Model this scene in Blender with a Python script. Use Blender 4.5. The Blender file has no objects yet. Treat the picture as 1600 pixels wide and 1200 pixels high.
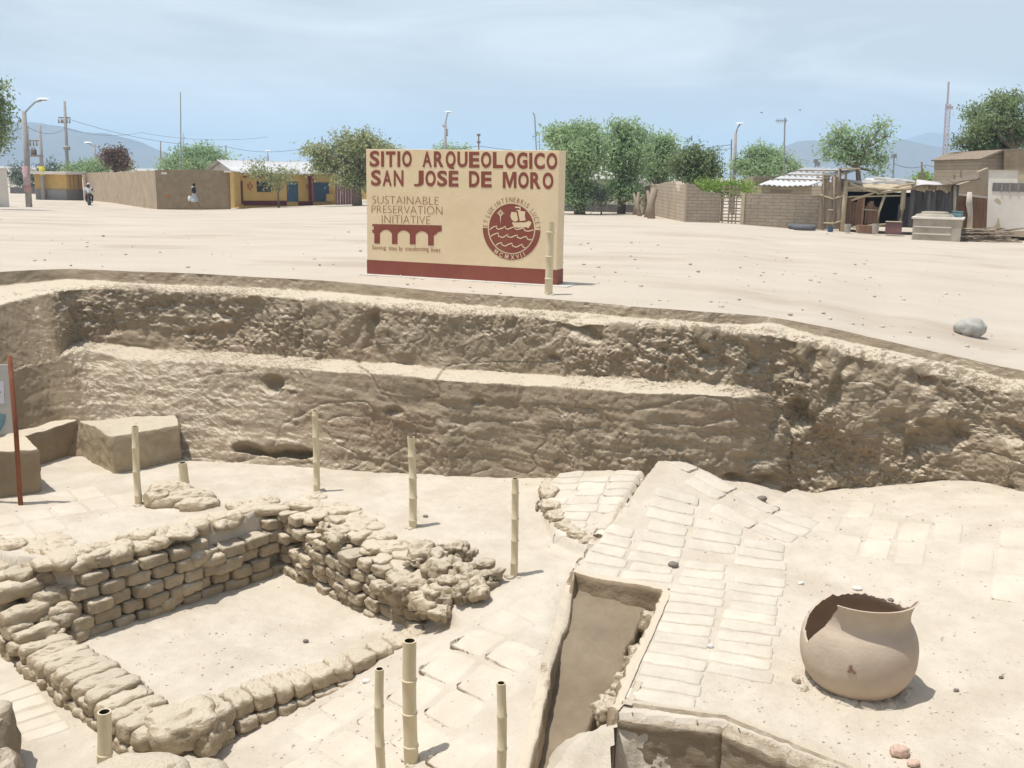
import bpy, math, random
import numpy as np
from mathutils import Matrix, Vector
random.seed(7); RNG = np.random.default_rng(11)
SC = bpy.context.scene
COL = SC.collection
PI = math.pi
# ---------------------------------------------------------------- camera
F = 1600.0; PITCH = math.radians(11.65); ROLL = math.radians(1.0); CAMZ = 1.6
fwd = np.array([0, math.cos(PITCH), -math.sin(PITCH)])
up0 = np.array([0, math.sin(PITCH), math.cos(PITCH)]); r0 = np.array([1.0, 0, 0])
RT = r0*math.cos(ROLL) + up0*math.sin(ROLL); UP = -r0*math.sin(ROLL) + up0*math.cos(ROLL)
CAM = np.array([0, 0, CAMZ])
cd = bpy.data.cameras.new('camera'); cam = bpy.data.objects.new('camera', cd); COL.objects.link(cam)
cd.sensor_width = 36; cd.lens = 36*F/1600; cd.clip_end = 30000; cd.clip_start = 0.05
cam.matrix_world = Matrix(((RT[0], UP[0], -fwd[0], 0), (RT[1], UP[1], -fwd[1], 0), (RT[2], UP[2], -fwd[2], CAMZ), (0, 0, 0, 1)))
SC.camera = cam
# ---------------------------------------------------------------- sun and sky
SUN_EL = math.radians(74); SUN_AZ = math.radians(256)     # azimuth clockwise from +Y, towards the sun
sdir = Vector((math.sin(SUN_AZ)*math.cos(SUN_EL), math.cos(SUN_AZ)*math.cos(SUN_EL), math.sin(SUN_EL)))
sl = bpy.data.lights.new('sun', 'SUN'); sl.energy = 3.6; sl.angle = math.radians(0.53); sl.color = (1.0, 0.965, 0.915)
so = bpy.data.objects.new('sun', sl); COL.objects.link(so); so.rotation_euler = sdir.to_track_quat('Z', 'Y').to_euler()
W = bpy.data.worlds.new('World'); SC.world = W; W.use_nodes = True
nt = W.node_tree; nt.nodes.clear()
def N(t, ty, **k):
    n = t.nodes.new(ty)
    for a, b in k.items(): setattr(n, a, b)
    return n
out = N(nt, 'ShaderNodeOutputWorld'); bg = N(nt, 'ShaderNodeBackground')
sky = N(nt, 'ShaderNodeTexSky', sky_type='NISHITA', sun_disc=False, sun_elevation=SUN_EL, sun_rotation=SUN_AZ, air_density=1.0, dust_density=3.0, ozone_density=1.0, altitude=50)
tc = N(nt, 'ShaderNodeTexCoord'); mp = N(nt, 'ShaderNodeMapping'); mp.inputs['Scale'].default_value = (1.0, 1.0, 4.5)
n1 = N(nt, 'ShaderNodeTexNoise'); n1.inputs['Scale'].default_value = 2.7; n1.inputs['Detail'].default_value = 6; n1.inputs['Roughness'].default_value = .55; n1.inputs['Distortion'].default_value = .6
cr = N(nt, 'ShaderNodeValToRGB'); cr.color_ramp.elements[0].position = .43; cr.color_ramp.elements[0].color = (.60, .60, .60, 1); cr.color_ramp.elements[1].position = .64; cr.color_ramp.elements[1].color = (.98, .98, .98, 1)
mx = N(nt, 'ShaderNodeMix', data_type='RGBA')
nt.links.new(tc.outputs['Generated'], mp.inputs['Vector']); nt.links.new(mp.outputs[0], n1.inputs['Vector'])
nt.links.new(n1.outputs['Fac'], cr.inputs['Fac']); 
sx_ = N(nt, 'ShaderNodeSeparateXYZ'); nt.links.new(tc.outputs['Generated'], sx_.inputs[0]); mr_ = N(nt, 'ShaderNodeMapRange', interpolation_type='SMOOTHSTEP'); nt.links.new(sx_.outputs['Z'], mr_.inputs['Value'])
mr_.inputs['From Min'].default_value = .22; mr_.inputs['From Max'].default_value = .8; mr_.inputs['To Min'].default_value = 1; mr_.inputs['To Max'].default_value = .12      # the veil of haze thins towards the zenith
ml_ = N(nt, 'ShaderNodeMath', operation='MULTIPLY'); nt.links.new(cr.outputs['Color'], ml_.inputs[0]); nt.links.new(mr_.outputs[0], ml_.inputs[1]); nt.links.new(ml_.outputs[0], mx.inputs['Factor'])
nt.links.new(sky.outputs['Color'], mx.inputs['A']); mx.inputs['B'].default_value = (8.7, 9.3, 9.6, 1)
nt.links.new(mx.outputs['Result'], bg.inputs['Color']); bg.inputs['Strength'].default_value = 0.09
nt.links.new(bg.outputs[0], out.inputs['Surface'])
SC.view_settings.view_transform = 'Standard'; SC.view_settings.look = 'None'; SC.view_settings.exposure = 0.18; SC.view_settings.gamma = 1
SC.cycles.max_bounces = 6; SC.cycles.diffuse_bounces = 4; SC.cycles.volume_bounces = 1; SC.cycles.use_denoising = True

# ---------------------------------------------------------------- projection helpers
def ray(px, py):
    d = fwd + (px-800)/F*RT - (py-600)/F*UP
    return d
def G(px, py, z):                 # point seen at a photo position, lying at height z
    d = ray(px, py); return CAM + d*((z-CAMZ)/d[2])
def V(px, py, D):                 # point seen at a photo position, at ground distance D
    d = ray(px, py); return CAM + d*(D/d[1])
def proj(P):
    P = np.asarray(P, float) - CAM
    f = P @ fwd; f = np.where(np.abs(f) < 1e-3, 1e-3, f)
    return 800+F*(P @ RT)/f, 600-F*(P @ UP)/f, f
# ---------------------------------------------------------------- noise
def _h(ix, iy, iz, s):
    h = (ix.astype(np.int64)*374761393 + iy.astype(np.int64)*668265263 + iz.astype(np.int64)*2147483647 + s*974711) & 0xffffffff
    h = ((h ^ (h >> 13))*1274126177) & 0xffffffff
    h = ((h ^ (h >> 16))*2246822519) & 0xffffffff
    return ((h ^ (h >> 15)) & 0xffff)/32767.5 - 1
def vn(x, y, z, s=0):
    x, y, z = np.broadcast_arrays(np.asarray(x, float), np.asarray(y, float), np.asarray(z, float))
    ix, iy, iz = np.floor(x), np.floor(y), np.floor(z); fx, fy, fz = x-ix, y-iy, z-iz
    u, v, w = (t*t*t*(t*(t*6-15)+10) for t in (fx, fy, fz)); r = 0
    for a in (0, 1):
        for b in (0, 1):
            for c in (0, 1):
                r = r + _h(ix+a, iy+b, iz+c, s)*(u if a else 1-u)*(v if b else 1-v)*(w if c else 1-w)
    return r
def fbm(x, y, z, o=4, s=0, g=.5):
    a = 1; r = 0; t = 0
    for i in range(o):
        r = r + a*vn(x*2**i+i*7.3, y*2**i-i*3.1, z*2**i+i*1.7, s+i); t += a; a *= g
    return r/t*1.5
def ridge(x, y, z, o=3, s=0):
    a = 1; r = 0; t = 0
    for i in range(o):
        r = r + a*(1-2*np.abs(vn(x*2**i+i*7.3, y*2**i-i*3.1, z*2**i+i*1.7, s+i))); t += a; a *= .5
    return r/t
def sstep(a, b, x):
    t = np.clip((x-a)/(b-a), 0, 1); return t*t*(3-2*t)
def sdpoly(X, Y, poly):           # signed distance, negative inside
    poly = np.asarray(poly)[:, :2]; n = len(poly); d = np.full(X.shape, 1e9); s = np.ones(X.shape)
    for i in range(n):
        a = poly[i]; b = poly[i-1]; ex, ey = b[0]-a[0], b[1]-a[1]; wx, wy = X-a[0], Y-a[1]
        t = np.clip((wx*ex+wy*ey)/(ex*ex+ey*ey), 0, 1); d = np.minimum(d, (wx-ex*t)**2+(wy-ey*t)**2)
        c1 = Y >= a[1]; c2 = Y < b[1]; c3 = ex*wy > ey*wx
        s = np.where((c1 & c2 & c3) | (~c1 & ~c2 & ~c3), -s, s)
    return s*np.sqrt(d)
class RBF:
    def __init__(S, pts):
        p = np.array(pts); S.c = p[:, :2]; n = len(p); K = S.k(S.c[:, None]-S.c[None]); A = np.zeros((n+3, n+3))
        A[:n, :n] = K+np.eye(n)*1e-3; A[:n, n] = 1; A[:n, n+1:] = S.c; A[n, :n] = 1; A[n+1:, :n] = S.c.T
        S.w = np.linalg.solve(A, np.r_[p[:, 2], 0, 0, 0]); S.lo, S.hi = p[:, 2].min(), p[:, 2].max()
    def k(S, d):
        r = np.sqrt((d**2).sum(-1)); return r*r*np.log(r+1e-9)
    def __call__(S, X, Y):
        r = S.w[-3]+S.w[-2]*X+S.w[-1]*Y
        for c, w in zip(S.c, S.w[:-3]):
            q = (X-c[0])**2+(Y-c[1])**2+1e-18; r = r+w*q*.5*np.log(q)
        return np.clip(r, S.lo-.02, S.hi+.02)
# ---------------------------------------------------------------- materials
def mat(name, c1, c2=None, scale=3.0, rough=.9, bump=0.0, bscale=30.0, c3=None, tint=None, spec=.25, metal=0.0, transl=0.0, detail=6, stretch=None, bump2=0.0, b2scale=5.0, brick=None, lit_dust=None):
    m = bpy.data.materials.new(name); m.use_nodes = True; t = m.node_tree; p = t.nodes['Principled BSDF']
    p.inputs['Roughness'].default_value = rough; p.inputs['Specular IOR Level'].default_value = spec; p.inputs['Metallic'].default_value = metal
    L = t.links.new; co = N(t, 'ShaderNodeTexCoord'); src = co.outputs['Object']
    if stretch:
        q = N(t, 'ShaderNodeMapping'); q.inputs['Scale'].default_value = stretch; L(src, q.inputs['Vector']); src = q.outputs[0]
    def noise(sc, det=detail, ro=.6):
        n = N(t, 'ShaderNodeTexNoise'); n.inputs['Scale'].default_value = sc; n.inputs['Detail'].default_value = det; n.inputs['Roughness'].default_value = ro; L(src, n.inputs['Vector']); return n.outputs['Fac']
    if c2 is None: p.inputs['Base Color'].default_value = (*c1, 1); colo = None
    else:
        r = N(t, 'ShaderNodeValToRGB'); r.color_ramp.elements[0].position = .33; r.color_ramp.elements[0].color = (*c1, 1); r.color_ramp.elements[1].position = .68; r.color_ramp.elements[1].color = (*c2, 1)
        L(noise(scale), r.inputs['Fac']); colo = r.outputs['Color']
        if c3:
            r2 = N(t, 'ShaderNodeValToRGB'); r2.color_ramp.elements[0].position = .52; r2.color_ramp.elements[0].color = (0, 0, 0, 1); r2.color_ramp.elements[1].position = .72; r2.color_ramp.elements[1].color = (1, 1, 1, 1)
            L(noise(scale*.37+.11, 5), r2.inputs['Fac']); x = N(t, 'ShaderNodeMix', data_type='RGBA'); L(r2.outputs['Color'], x.inputs['Factor']); L(colo, x.inputs['A']); x.inputs['B'].default_value = (*c3, 1); colo = x.outputs['Result']
    if lit_dust:                       # level faces paler: dusty ledges, with sunlit tops painted into the colour
        gm = N(t, 'ShaderNodeNewGeometry'); sz = N(t, 'ShaderNodeSeparateXYZ'); L(gm.outputs['True Normal'], sz.inputs[0]); ad_ = N(t, 'ShaderNodeMath', operation='MULTIPLY_ADD'); L(noise(7, 4), ad_.inputs[0]); ad_.inputs[1].default_value = .5; L(sz.outputs['Z'], ad_.inputs[2])
        mr0 = N(t, 'ShaderNodeMapRange', interpolation_type='SMOOTHSTEP'); L(ad_.outputs[0], mr0.inputs['Value']); mr0.inputs['From Min'].default_value = .93; mr0.inputs['From Max'].default_value = 1.20
        x = N(t, 'ShaderNodeMix', data_type='RGBA'); L(mr0.outputs[0], x.inputs['Factor']); L(colo, x.inputs['A']); x.inputs['B'].default_value = (*lit_dust, 1); colo = x.outputs['Result']
    if tint:                       # per-vertex 'tint' attribute scales brightness of single pieces (bricks, leaves, planks)
        a = N(t, 'ShaderNodeAttribute', attribute_name='tint'); mr = N(t, 'ShaderNodeMapRange'); mr.inputs['To Min'].default_value = tint[0]; mr.inputs['To Max'].default_value = tint[1]
        L(a.outputs['Fac'], mr.inputs['Value']); x = N(t, 'ShaderNodeVectorMath', operation='SCALE')
        if colo: L(colo, x.inputs[0])
        else: x.inputs[0].default_value = c1
        L(mr.outputs[0], x.inputs['Scale']); colo = x.outputs[0]
    if brick:                      # (width, height, mortar colour)
        bt = N(t, 'ShaderNodeTexBrick'); bt.inputs['Scale'].default_value = 1; bt.inputs['Brick Width'].default_value = brick[0]; bt.inputs['Row Height'].default_value = brick[1]; bt.inputs['Mortar Size'].default_value = .012
        bt.inputs['Mortar Smooth'].default_value = .3
        cb = N(t, 'ShaderNodeCombineXYZ'); sp = N(t, 'ShaderNodeSeparateXYZ'); L(co.outputs['Object'], sp.inputs[0]); ad = N(t, 'ShaderNodeMath', operation='ADD'); L(sp.outputs['X'], ad.inputs[0]); L(sp.outputs['Y'], ad.inputs[1])
        L(ad.outputs[0], cb.inputs['X']); L(sp.outputs['Z'], cb.inputs['Y']); L(cb.outputs[0], bt.inputs['Vector'])
        x = N(t, 'ShaderNodeMix', data_type='RGBA'); L(bt.outputs['Fac'], x.inputs['Factor']); L(colo, x.inputs['A']); x.inputs['B'].default_value = (*brick[2], 1); colo = x.outputs['Result']
        bump = bump or .3
    if colo: L(colo, p.inputs['Base Color'])
    if bump or bump2:
        b = N(t, 'ShaderNodeBump'); b.inputs['Strength'].default_value = bump; b.inputs['Distance'].default_value = .02; L(noise(bscale, 8, .7), b.inputs['Height']); last = b
        if bump2:
            b2 = N(t, 'ShaderNodeBump'); b2.inputs['Strength'].default_value = bump2; b2.inputs['Distance'].default_value = .05; L(noise(b2scale, 5, .6), b2.inputs['Height']); L(b.outputs[0], b2.inputs['Normal']); last = b2
        if brick:
            b3 = N(t, 'ShaderNodeBump', invert=True); b3.inputs['Strength'].default_value = .6; b3.inputs['Distance'].default_value = .02; L(bt.outputs['Fac'], b3.inputs['Height']); L(last.outputs[0], b3.inputs['Normal']); last = b3
        L(last.outputs[0], p.inputs['Normal'])
    if transl:
        tr = N(t, 'ShaderNodeBsdfTranslucent'); ms = N(t, 'ShaderNodeMixShader'); ms.inputs[0].default_value = transl; o = t.nodes['Material Output']
        if colo: L(colo, tr.inputs['Color'])
        else: tr.inputs['Color'].default_value = (*c1, 1)
        L(p.outputs[0], ms.inputs[1]); L(tr.outputs[0], ms.inputs[2]); L(ms.outputs[0], o.inputs['Surface'])
    return m
# ---------------------------------------------------------------- object helpers
def tag(o, label=None, cat=None, group=None, kind=None):
    if label: o['label'] = label
    if cat: o['category'] = cat
    if group: o['group'] = group
    if kind: o['kind'] = kind
    return o
def empty(name, loc, label=None, cat=None, group=None):
    o = bpy.data.objects.new(name, None); COL.objects.link(o); o.location = Vector([float(v) for v in loc]); o.empty_display_size = .2
    return tag(o, label, cat, group)
def wloc(o):
    v = Vector((0, 0, 0))
    while o is not None: v = v + o.location; o = o.parent
    return v
def link(name, me, m, parent=None, origin=None, smooth=False):
    """verts are in world coordinates; origin becomes the object's own location"""
    if m is not None: me.materials.append(m)
    o = bpy.data.objects.new(name, me); COL.objects.link(o)
    if smooth: me.polygons.foreach_set('use_smooth', np.ones(len(me.polygons), bool))
    if parent is not None:
        off = wloc(parent); o.parent = parent
    else: off = Vector([float(v) for v in origin]) if origin is not None else Vector((0, 0, 0))
    if parent is None: o.location = off
    if off.length > 0: me.transform(Matrix.Translation(-off))
    me.update(); return o
def npmesh(name, verts, quads, m, parent=None, origin=None, smooth=True, tint=None, tris=None):
    me = bpy.data.meshes.new(name); verts = np.ascontiguousarray(verts, dtype=np.float32); nq = len(quads); ntri = 0 if tris is None else len(tris)
    me.vertices.add(len(verts)); me.vertices.foreach_set('co', verts.ravel())
    lv = np.asarray(quads, dtype=np.int32).ravel(); ls = np.arange(nq, dtype=np.int32)*4
    if ntri: lv = np.r_[lv, np.asarray(tris, np.int32).ravel()]; ls = np.r_[ls, nq*4+np.arange(ntri, dtype=np.int32)*3]
    me.loops.add(len(lv)); me.loops.foreach_set('vertex_index', lv.astype(np.int32)); me.polygons.add(len(ls)); me.polygons.foreach_set('loop_start', ls.astype(np.int32))
    me.update(calc_edges=True); me.validate()
    if tint is not None:
        at = me.attributes.new('tint', 'FLOAT', 'POINT'); at.data.foreach_set('value', np.asarray(tint, np.float32))
    return link(name, me, m, parent, origin, smooth)
def gridquads(nu, nv, wrap=False):
    i = np.arange(nu if wrap else nu-1)[:, None]; j = np.arange(nv-1)[None]
    a = i*nv+j; b = ((i+1) % nu)*nv+j
    return np.stack([a, b, b+1, a+1], -1).reshape(-1, 4)
class MB:
    """collects boxes, tubes and prisms; build() links them as ONE mesh object"""
    def __init__(S): S.v = []; S.f = []; S.t = []
    def add(S, v, f, tint=.5):
        n = len(S.v); S.v += [tuple(float(c) for c in p) for p in v]; S.f += [tuple(i+n for i in q) for q in f]; S.t += [tint]*len(v); return S
    def box(S, c, s, rz=0, rx=0, ry=0, tint=.5):
        R = Matrix.Rotation(rz, 3, 'Z') @ Matrix.Rotation(ry, 3, 'Y') @ Matrix.Rotation(rx, 3, 'X'); c = Vector([float(q) for q in c])
        v = [c+R @ Vector((x*s[0]/2, y*s[1]/2, z*s[2]/2)) for x in (-1, 1) for y in (-1, 1) for z in (-1, 1)]
        return S.add(v, [(0, 1, 3, 2), (4, 6, 7, 5), (0, 4, 5, 1), (2, 3, 7, 6), (0, 2, 6, 4), (1, 5, 7, 3)], tint)
    def beam(S, a, b, w, h, tint=.5):
        a = Vector([float(q) for q in a]); b = Vector([float(q) for q in b]); d = b-a; q = d.to_track_quat('X', 'Z').to_matrix(); c = (a+b)/2; L = d.length
        v = [c+q @ Vector((x*L/2, y*w/2, z*h/2)) for x in (-1, 1) for y in (-1, 1) for z in (-1, 1)]
        return S.add(v, [(0, 1, 3, 2), (4, 6, 7, 5), (0, 4, 5, 1), (2, 3, 7, 6), (0, 2, 6, 4), (1, 5, 7, 3)], tint)
    def tube(S, pts, rad, n=8, caps=True, tint=.5):
        pts = [Vector([float(c) for c in p]) for p in pts]
        if not isinstance(rad, (list, tuple)): rad = [rad]*len(pts)
        v = []; f = []
        for i, p in enumerate(pts):
            d = (pts[min(i+1, len(pts)-1)]-pts[max(i-1, 0)]).normalized(); a = d.cross(Vector((0, 0, 1)))
            if a.length < .05: a = d.cross(Vector((1, 0, 0)))
            a.normalize(); b = d.cross(a)
            v += [p+(a*math.cos(2*PI*k/n)+b*math.sin(2*PI*k/n))*rad[i] for k in range(n)]
        for i in range(len(pts)-1):
            f += [(i*n+k, i*n+(k+1) % n, (i+1)*n+(k+1) % n, (i+1)*n+k) for k in range(n)]
        if caps: f += [tuple(range(n))[::-1], tuple((len(pts)-1)*n+k for k in range(n))]
        return S.add(v, f, tint)
    def lathe(S, c, prof, n=24, tint=.5):
        c = Vector([float(q) for q in c]); v = []; f = []; m = len(prof)
        for (r, z) in prof: v += [c+Vector((r*math.cos(2*PI*k/n), r*math.sin(2*PI*k/n), z)) for k in range(n)]
        for i in range(m-1): f += [(i*n+k, i*n+(k+1) % n, (i+1)*n+(k+1) % n, (i+1)*n+k) for k in range(n)]
        return S.add(v, f, tint)
    def build(S, name, m, parent=None, origin=None, smooth=False, bevel=0):
        me = bpy.data.meshes.new(name); me.from_pydata(S.v, [], S.f); me.update()
        at = me.attributes.new('tint', 'FLOAT', 'POINT'); at.data.foreach_set('value', S.t)
        if origin is None and parent is None:
            a = np.array(S.v); origin = ((a[:, 0].min()+a[:, 0].max())/2, (a[:, 1].min()+a[:, 1].max())/2, a[:, 2].min())
        o = link(name, me, m, parent, origin, smooth)
        if bevel:
            b = o.modifiers.new('bevel', 'BEVEL'); b.width = bevel; b.segments = 2; b.limit_method = 'ANGLE'
        return o
# earth colours
E1, E2, E3 = (.44, .36, .275), (.56, .475, .375), (.50, .405, .32)
M = {}
DU = (.61, .53, .405)  # pale sandy colour for level faces, sunlit tops included
M['ground'] = mat('sandy_ground', (.50, .435, .35), (.56, .497, .408), .55, .95, .5, 45, c3=(.42, .345, .265), bump2=.25, b2scale=5, stretch=(.6, 1.2, 1))
M['floor'] = mat('trodden_sand', (.545, .48, .38), (.645, .58, .475), 2.6, .95, .45, 60, c3=(.52, .45, .355), bump2=.4, b2scale=9)
M['cliff'] = mat('dug_earth', (.295, .235, .16), (.405, .33, .235), 3.0, .95, .9, 38, c3=(.335, .245, .17), bump2=.45, b2scale=11, lit_dust=DU, stretch=(.8, .8, 2.2))
M['mud'] = mat('adobe_mud', (.35, .275, .18), (.48, .395, .275), 5, .95, .9, 45, tint=(.88, 1.12), bump2=.5, b2scale=14, lit_dust=DU)
M['brick'] = mat('adobe_brick', (.57, .51, .415), (.66, .605, .50), 3.5, .95, .45, 55, tint=(.93, 1.05), bump2=.3, b2scale=12)
M['paver'] = mat('worn_paver', (.575, .505, .40), (.665, .60, .49), 2.6, .95, .45, 55, tint=(.95, 1.06), bump2=.3, b2scale=9)
M['plaster_shade'] = mat('mud_plaster_shade', (.27, .205, .13), (.345, .27, .18), 3.0, .95, .5, 40, bump2=.4, b2scale=7, lit_dust=DU)  # dark mud coat with shade worked into its colour
M['shade_slab'] = mat('shade_clay', (.225, .175, .118), (.30, .24, .165), 2.2, .9, .5, 30, bump2=.5, b2scale=5)  # dark clay colour holds the shade of the shaft face
# ================================================================ TERRAIN
GQ = np.array([-.62, -.5, -.31, -.1, .09, .19, .28, .375, .5, .7]); GY = np.array([8, 16, 25, 36, 45, 60, 70, 100, 200, 6000.])
GT = np.array([[0, 0, -.10, -.30, -.50, -.85, -1.05, -1.6, -2, -2], [0, 0, -.10, -.30, -.50, -.85, -1.05, -1.6, -2, -2], [0, 0, -.10, -.35, -.60, -1.0, -1.20, -1.6, -2, -2],
 [0, 0, -.05, -.20, -.35, -.55, -.67, -1.2, -2, -2], [0, 0, -.05, -.20, -.35, -.55, -.80, -1.3, -2, -2], [-.05, -.05, -.10, -.26, -.37, -.6, -.9, -1.3, -2, -2],
 [-.17, -.17, -.28, -.45, -.52, -.7, -.9, -1.3, -2, -2], [-.38, -.38, -.45, -.58, -.60, -.75, -.9, -1.3, -2, -2], [-.60, -.60, -.62, -.62, -.62, -.75, -.9, -1.3, -2, -2], [-.65]*7+[-1.3, -2, -2]])
def ground(X, Y):
    X = np.asarray(X, float); Y = np.asarray(Y, float); y = np.maximum(Y, 8.0); q = np.clip(X/y, GQ[0], GQ[-1])
    i = np.clip(np.searchsorted(GQ, q)-1, 0, len(GQ)-2); j = np.clip(np.searchsorted(GY, y)-1, 0, len(GY)-2)
    u = (q-GQ[i])/(GQ[i+1]-GQ[i]); v = np.clip((y-GY[j])/(GY[j+1]-GY[j]), 0, 1); u = u*u*(3-2*u)
    return (GT[i, j]*(1-u)+GT[i+1, j]*u)*(1-v)+(GT[i, j+1]*(1-u)+GT[i+1, j+1]*u)*v
def GG(px, py, dz=0.0):           # point of the upper ground seen at a photo position
    P = G(px, py, 0)
    for _ in range(12): P = G(px, py, float(ground(P[0], P[1]))+dz)
    return P
def gz(P): return float(ground(P[0], P[1]))
CX, CY = -.5, 8.0
def pol(P): return math.atan2(P[0]-CX, P[1]-CY), math.hypot(P[0]-CX, P[1]-CY)
# rows of the excavation edge: photo readings unprojected at their heights
kt = [(0, 425), (50, 422), (108, 420), (200, 424), (300, 427), (400, 433), (500, 438), (600, 447), (700, 457), (800, 463), (900, 471), (1000, 480), (1100, 487), (1165, 492), (1200, 495), (1250, 503), (1300, 513), (1400, 537), (1500, 558), (1600, 580), (1700, 603)]
kb = [(0, 447), (50, 443), (106, 437), (200, 442), (300, 446), (400, 450), (500, 456), (600, 465), (700, 475), (800, 482), (900, 490), (1000, 498), (1100, 504), (1165, 508), (1210, 506), (1250, 516), (1300, 530), (1400, 553), (1500, 573), (1600, 596), (1700, 619)]
lf = [(-60, 492), (0, 475), (50, 463), (95, 455), (125, 449), (200, 451), (300, 456), (400, 461), (500, 470), (600, 480), (700, 489), (800, 494), (900, 502), (1000, 510), (1100, 517), (1165, 524)]
c1 = [(118, 533), (200, 541), (300, 548), (400, 554), (500, 561), (600, 568), (700, 576), (800, 584), (900, 588), (1000, 593), (1100, 598), (1150, 603)]
l2 = [(113, 548), (150, 550), (200, 560), (300, 566), (400, 572), (500, 579), (600, 586), (700, 593), (800, 601), (900, 608), (1000, 613), (1100, 616), (1160, 618)]
ba = [(200, 722), (280, 727), (400, 730), (500, 734), (600, 739), (700, 744), (800, 748), (900, 749), (1000, 750), (1100, 752)]
outw = [(-9, 13.), (-9.6, 8), (-8.5, 3), (-4, 1.4), (0, 1.3), (4, 1.5), (6.6, 3.5), (7.4, 7.5)]
def off(P, k):
    th, r = pol(P); return np.array([CX+(r-k)*math.sin(th), CY+(r-k)*math.cos(th)])
R0 = [GG(a, b) for a, b in kt]; ktx = [p[0] for p in kt]; kty = [p[1] for p in kt]
R1 = []
for a, b in kb: q = GG(a, np.interp(a, ktx, kty)); R1.append(V(a, b, q[1]-.06))
z1 = lambda a: float(np.interp(a, [p[0] for p in kb], [q[2] for q in R1]))
right = [(1230, 757, .85), (1245, 768, .75), (1300, 765, .75), (1400, 757, .8), (1500, 752, .9), (1560, 757, .95), (1600, 768, 1.0), (1700, 790, 1.0)]
R5r = []
for a, b, k in right:
    rim = GG(a, np.interp(a, [p[0] for p in kt], [p[1] for p in kt])); R5r.append(V(a, b, rim[1]-k))
R2 = [G(a, b, z1(a)-.02) for a, b in lf]; R2r = [G(a, b+17+(a-1200)*.012, z1(a)-.04) for a, b in kb if a >= 1210]
lfx = [p[0] for p in lf]; d2 = lambda a: float(np.interp(a, lfx, [q[1] for q in R2]))
R3 = [V(a, b, d2(a)-.09) for a, b in c1]; z3 = lambda a: float(np.interp(a, [p[0] for p in c1], [q[2] for q in R3])); R4 = [G(a, b, z3(a)-.03) for a, b in l2]; d4 = lambda a: float(np.interp(a, [p[0] for p in l2], [q[1] for q in R4]))
R5 = [V(a, b, min(G(a, b, -2.22)[1], d4(a)-.10)) for a, b in ba]; R5z = [q.copy() for q in R5]; R5t = V(1165, 757, min(G(1165, 757, -2.25)[1], d4(1160)-.12))
lw = [(-6.28, 13.9), (-6.58, 12.6), (-6.95, 11.0), (-7.5, 8.5)]
def mk(rows, zrow):
    th = []; r = []; z = []
    for P, zz in zip(rows, zrow):
        t, rr = pol(P); th.append(t); r.append(rr); z.append(zz)
    o = np.argsort(th); return np.array(th)[o], np.array(r)[o], np.array(z)[o]
def outs(k, z): return [np.array([*off(p, k), z]) for p in outw]
rows = []
A = R0+outs(0, 0); rows.append(mk(A, [gz(P) for P in A]))
A = R1+outs(.05, -.17); rows.append(mk(A, [P[2] for P in A]))
A = R2+R2r+[np.array([-7.6, 8.5, 0])]+outs(.5, 0)[1:]; rows.append(mk(A, [P[2] if P[2] < -.1 else -.22 for P in A]))
def lerpR(t): return [P5*t+P2*(1-t) for P5, P2 in zip(R5r, [R2r[min(i, len(R2r)-1)] for i in (0, 1, 2, 3, 4, 4, 5, 6)])]
A = R3+lerpR(.42)+[np.array([a+.02, b, -1.0]) for a, b in lw]+outs(.62, -1.0)[1:]; rows.append(mk(A, [P[2] if P[2] < -.3 else -1 for P in A]))
A = R4+lerpR(.50)+[np.array([a+.05, b, -1.03]) for a, b in lw]+outs(.65, -1.03)[1:]; rows.append(mk(A, [P[2] if P[2] < -.3 else -1.03 for P in A]))
A = R5+[R5t]+R5r+[np.array([-5.9, 13.1, -2.25])]+[np.array([a+.14, b-.2, -2.3]) for a, b in lw[1:]]+outs(.8, -2.6)[1:]
r5 = mk(A, [P[2]-.15 for P in A]); rows.append(r5)
TH = np.r_[np.radians(np.arange(-180, -66, 2.0)), np.radians(np.arange(-66, 86, .125)), np.radians(np.arange(86, 180, 2.0))]
nT = len(TH); prof = []
for t, r, z in rows:
    tt = np.r_[t-2*PI, t, t+2*PI]; prof.append((np.interp(TH, tt, np.r_[r, r, r]), np.interp(TH, tt, np.r_[z, z, z])))
kk = np.ones(5)/5
def sm(a, n=2):
    for _ in range(n): a = np.convolve(np.r_[a[-2:], a, a[:2]], kk, 'valid')
    return a
prof = [(sm(r, 3), sm(z, 3)) for r, z in prof]
for i_, k_ in ((3, .03), (4, .02), (5, .05)): prof[i_] = (np.minimum(prof[i_][0], prof[i_-1][0]-k_), prof[i_][1])      # no face hangs over the one below
segn = [14, 34, 62, 46, 92]; segn[1] = 34
vR = []; vZ = []; vS = []
for i, n in enumerate(segn):
    for k in range(n):
        t = k/n; vR.append(prof[i][0]*(1-t)+prof[i+1][0]*t); vZ.append(prof[i][1]*(1-t)+prof[i+1][1]*t); vS.append(i+t)
vR.append(prof[-1][0]); vZ.append(prof[-1][1]); vS.append(5.0)
vR.append(prof[-1][0]-.1); vZ.append(prof[-1][1]-.6); vS.append(5.0)
vR = np.array(vR).T; vZ = np.array(vZ).T; vS = np.array(vS)
for _ in range(3):
    vR[:, 1:-1] = (vR[:, :-2]+2*vR[:, 1:-1]+vR[:, 2:])/4; vZ[:, 1:-1] = (vZ[:, :-2]+2*vZ[:, 1:-1]+vZ[:, 2:])/4
X = CX+vR*np.sin(TH)[:, None]; Y = CY+vR*np.cos(TH)[:, None]; Z = vZ.copy(); P = np.stack([X, Y, Z], -1)
def gnorm(P):
    du = np.gradient(P, axis=0); dv = np.gradient(P, axis=1); n = np.cross(dv, du); return n/(np.linalg.norm(n, axis=-1, keepdims=True)+1e-9)
Nn = gnorm(P)
if Nn[nT//2, 90, 1] > 0: Nn = -Nn
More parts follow.
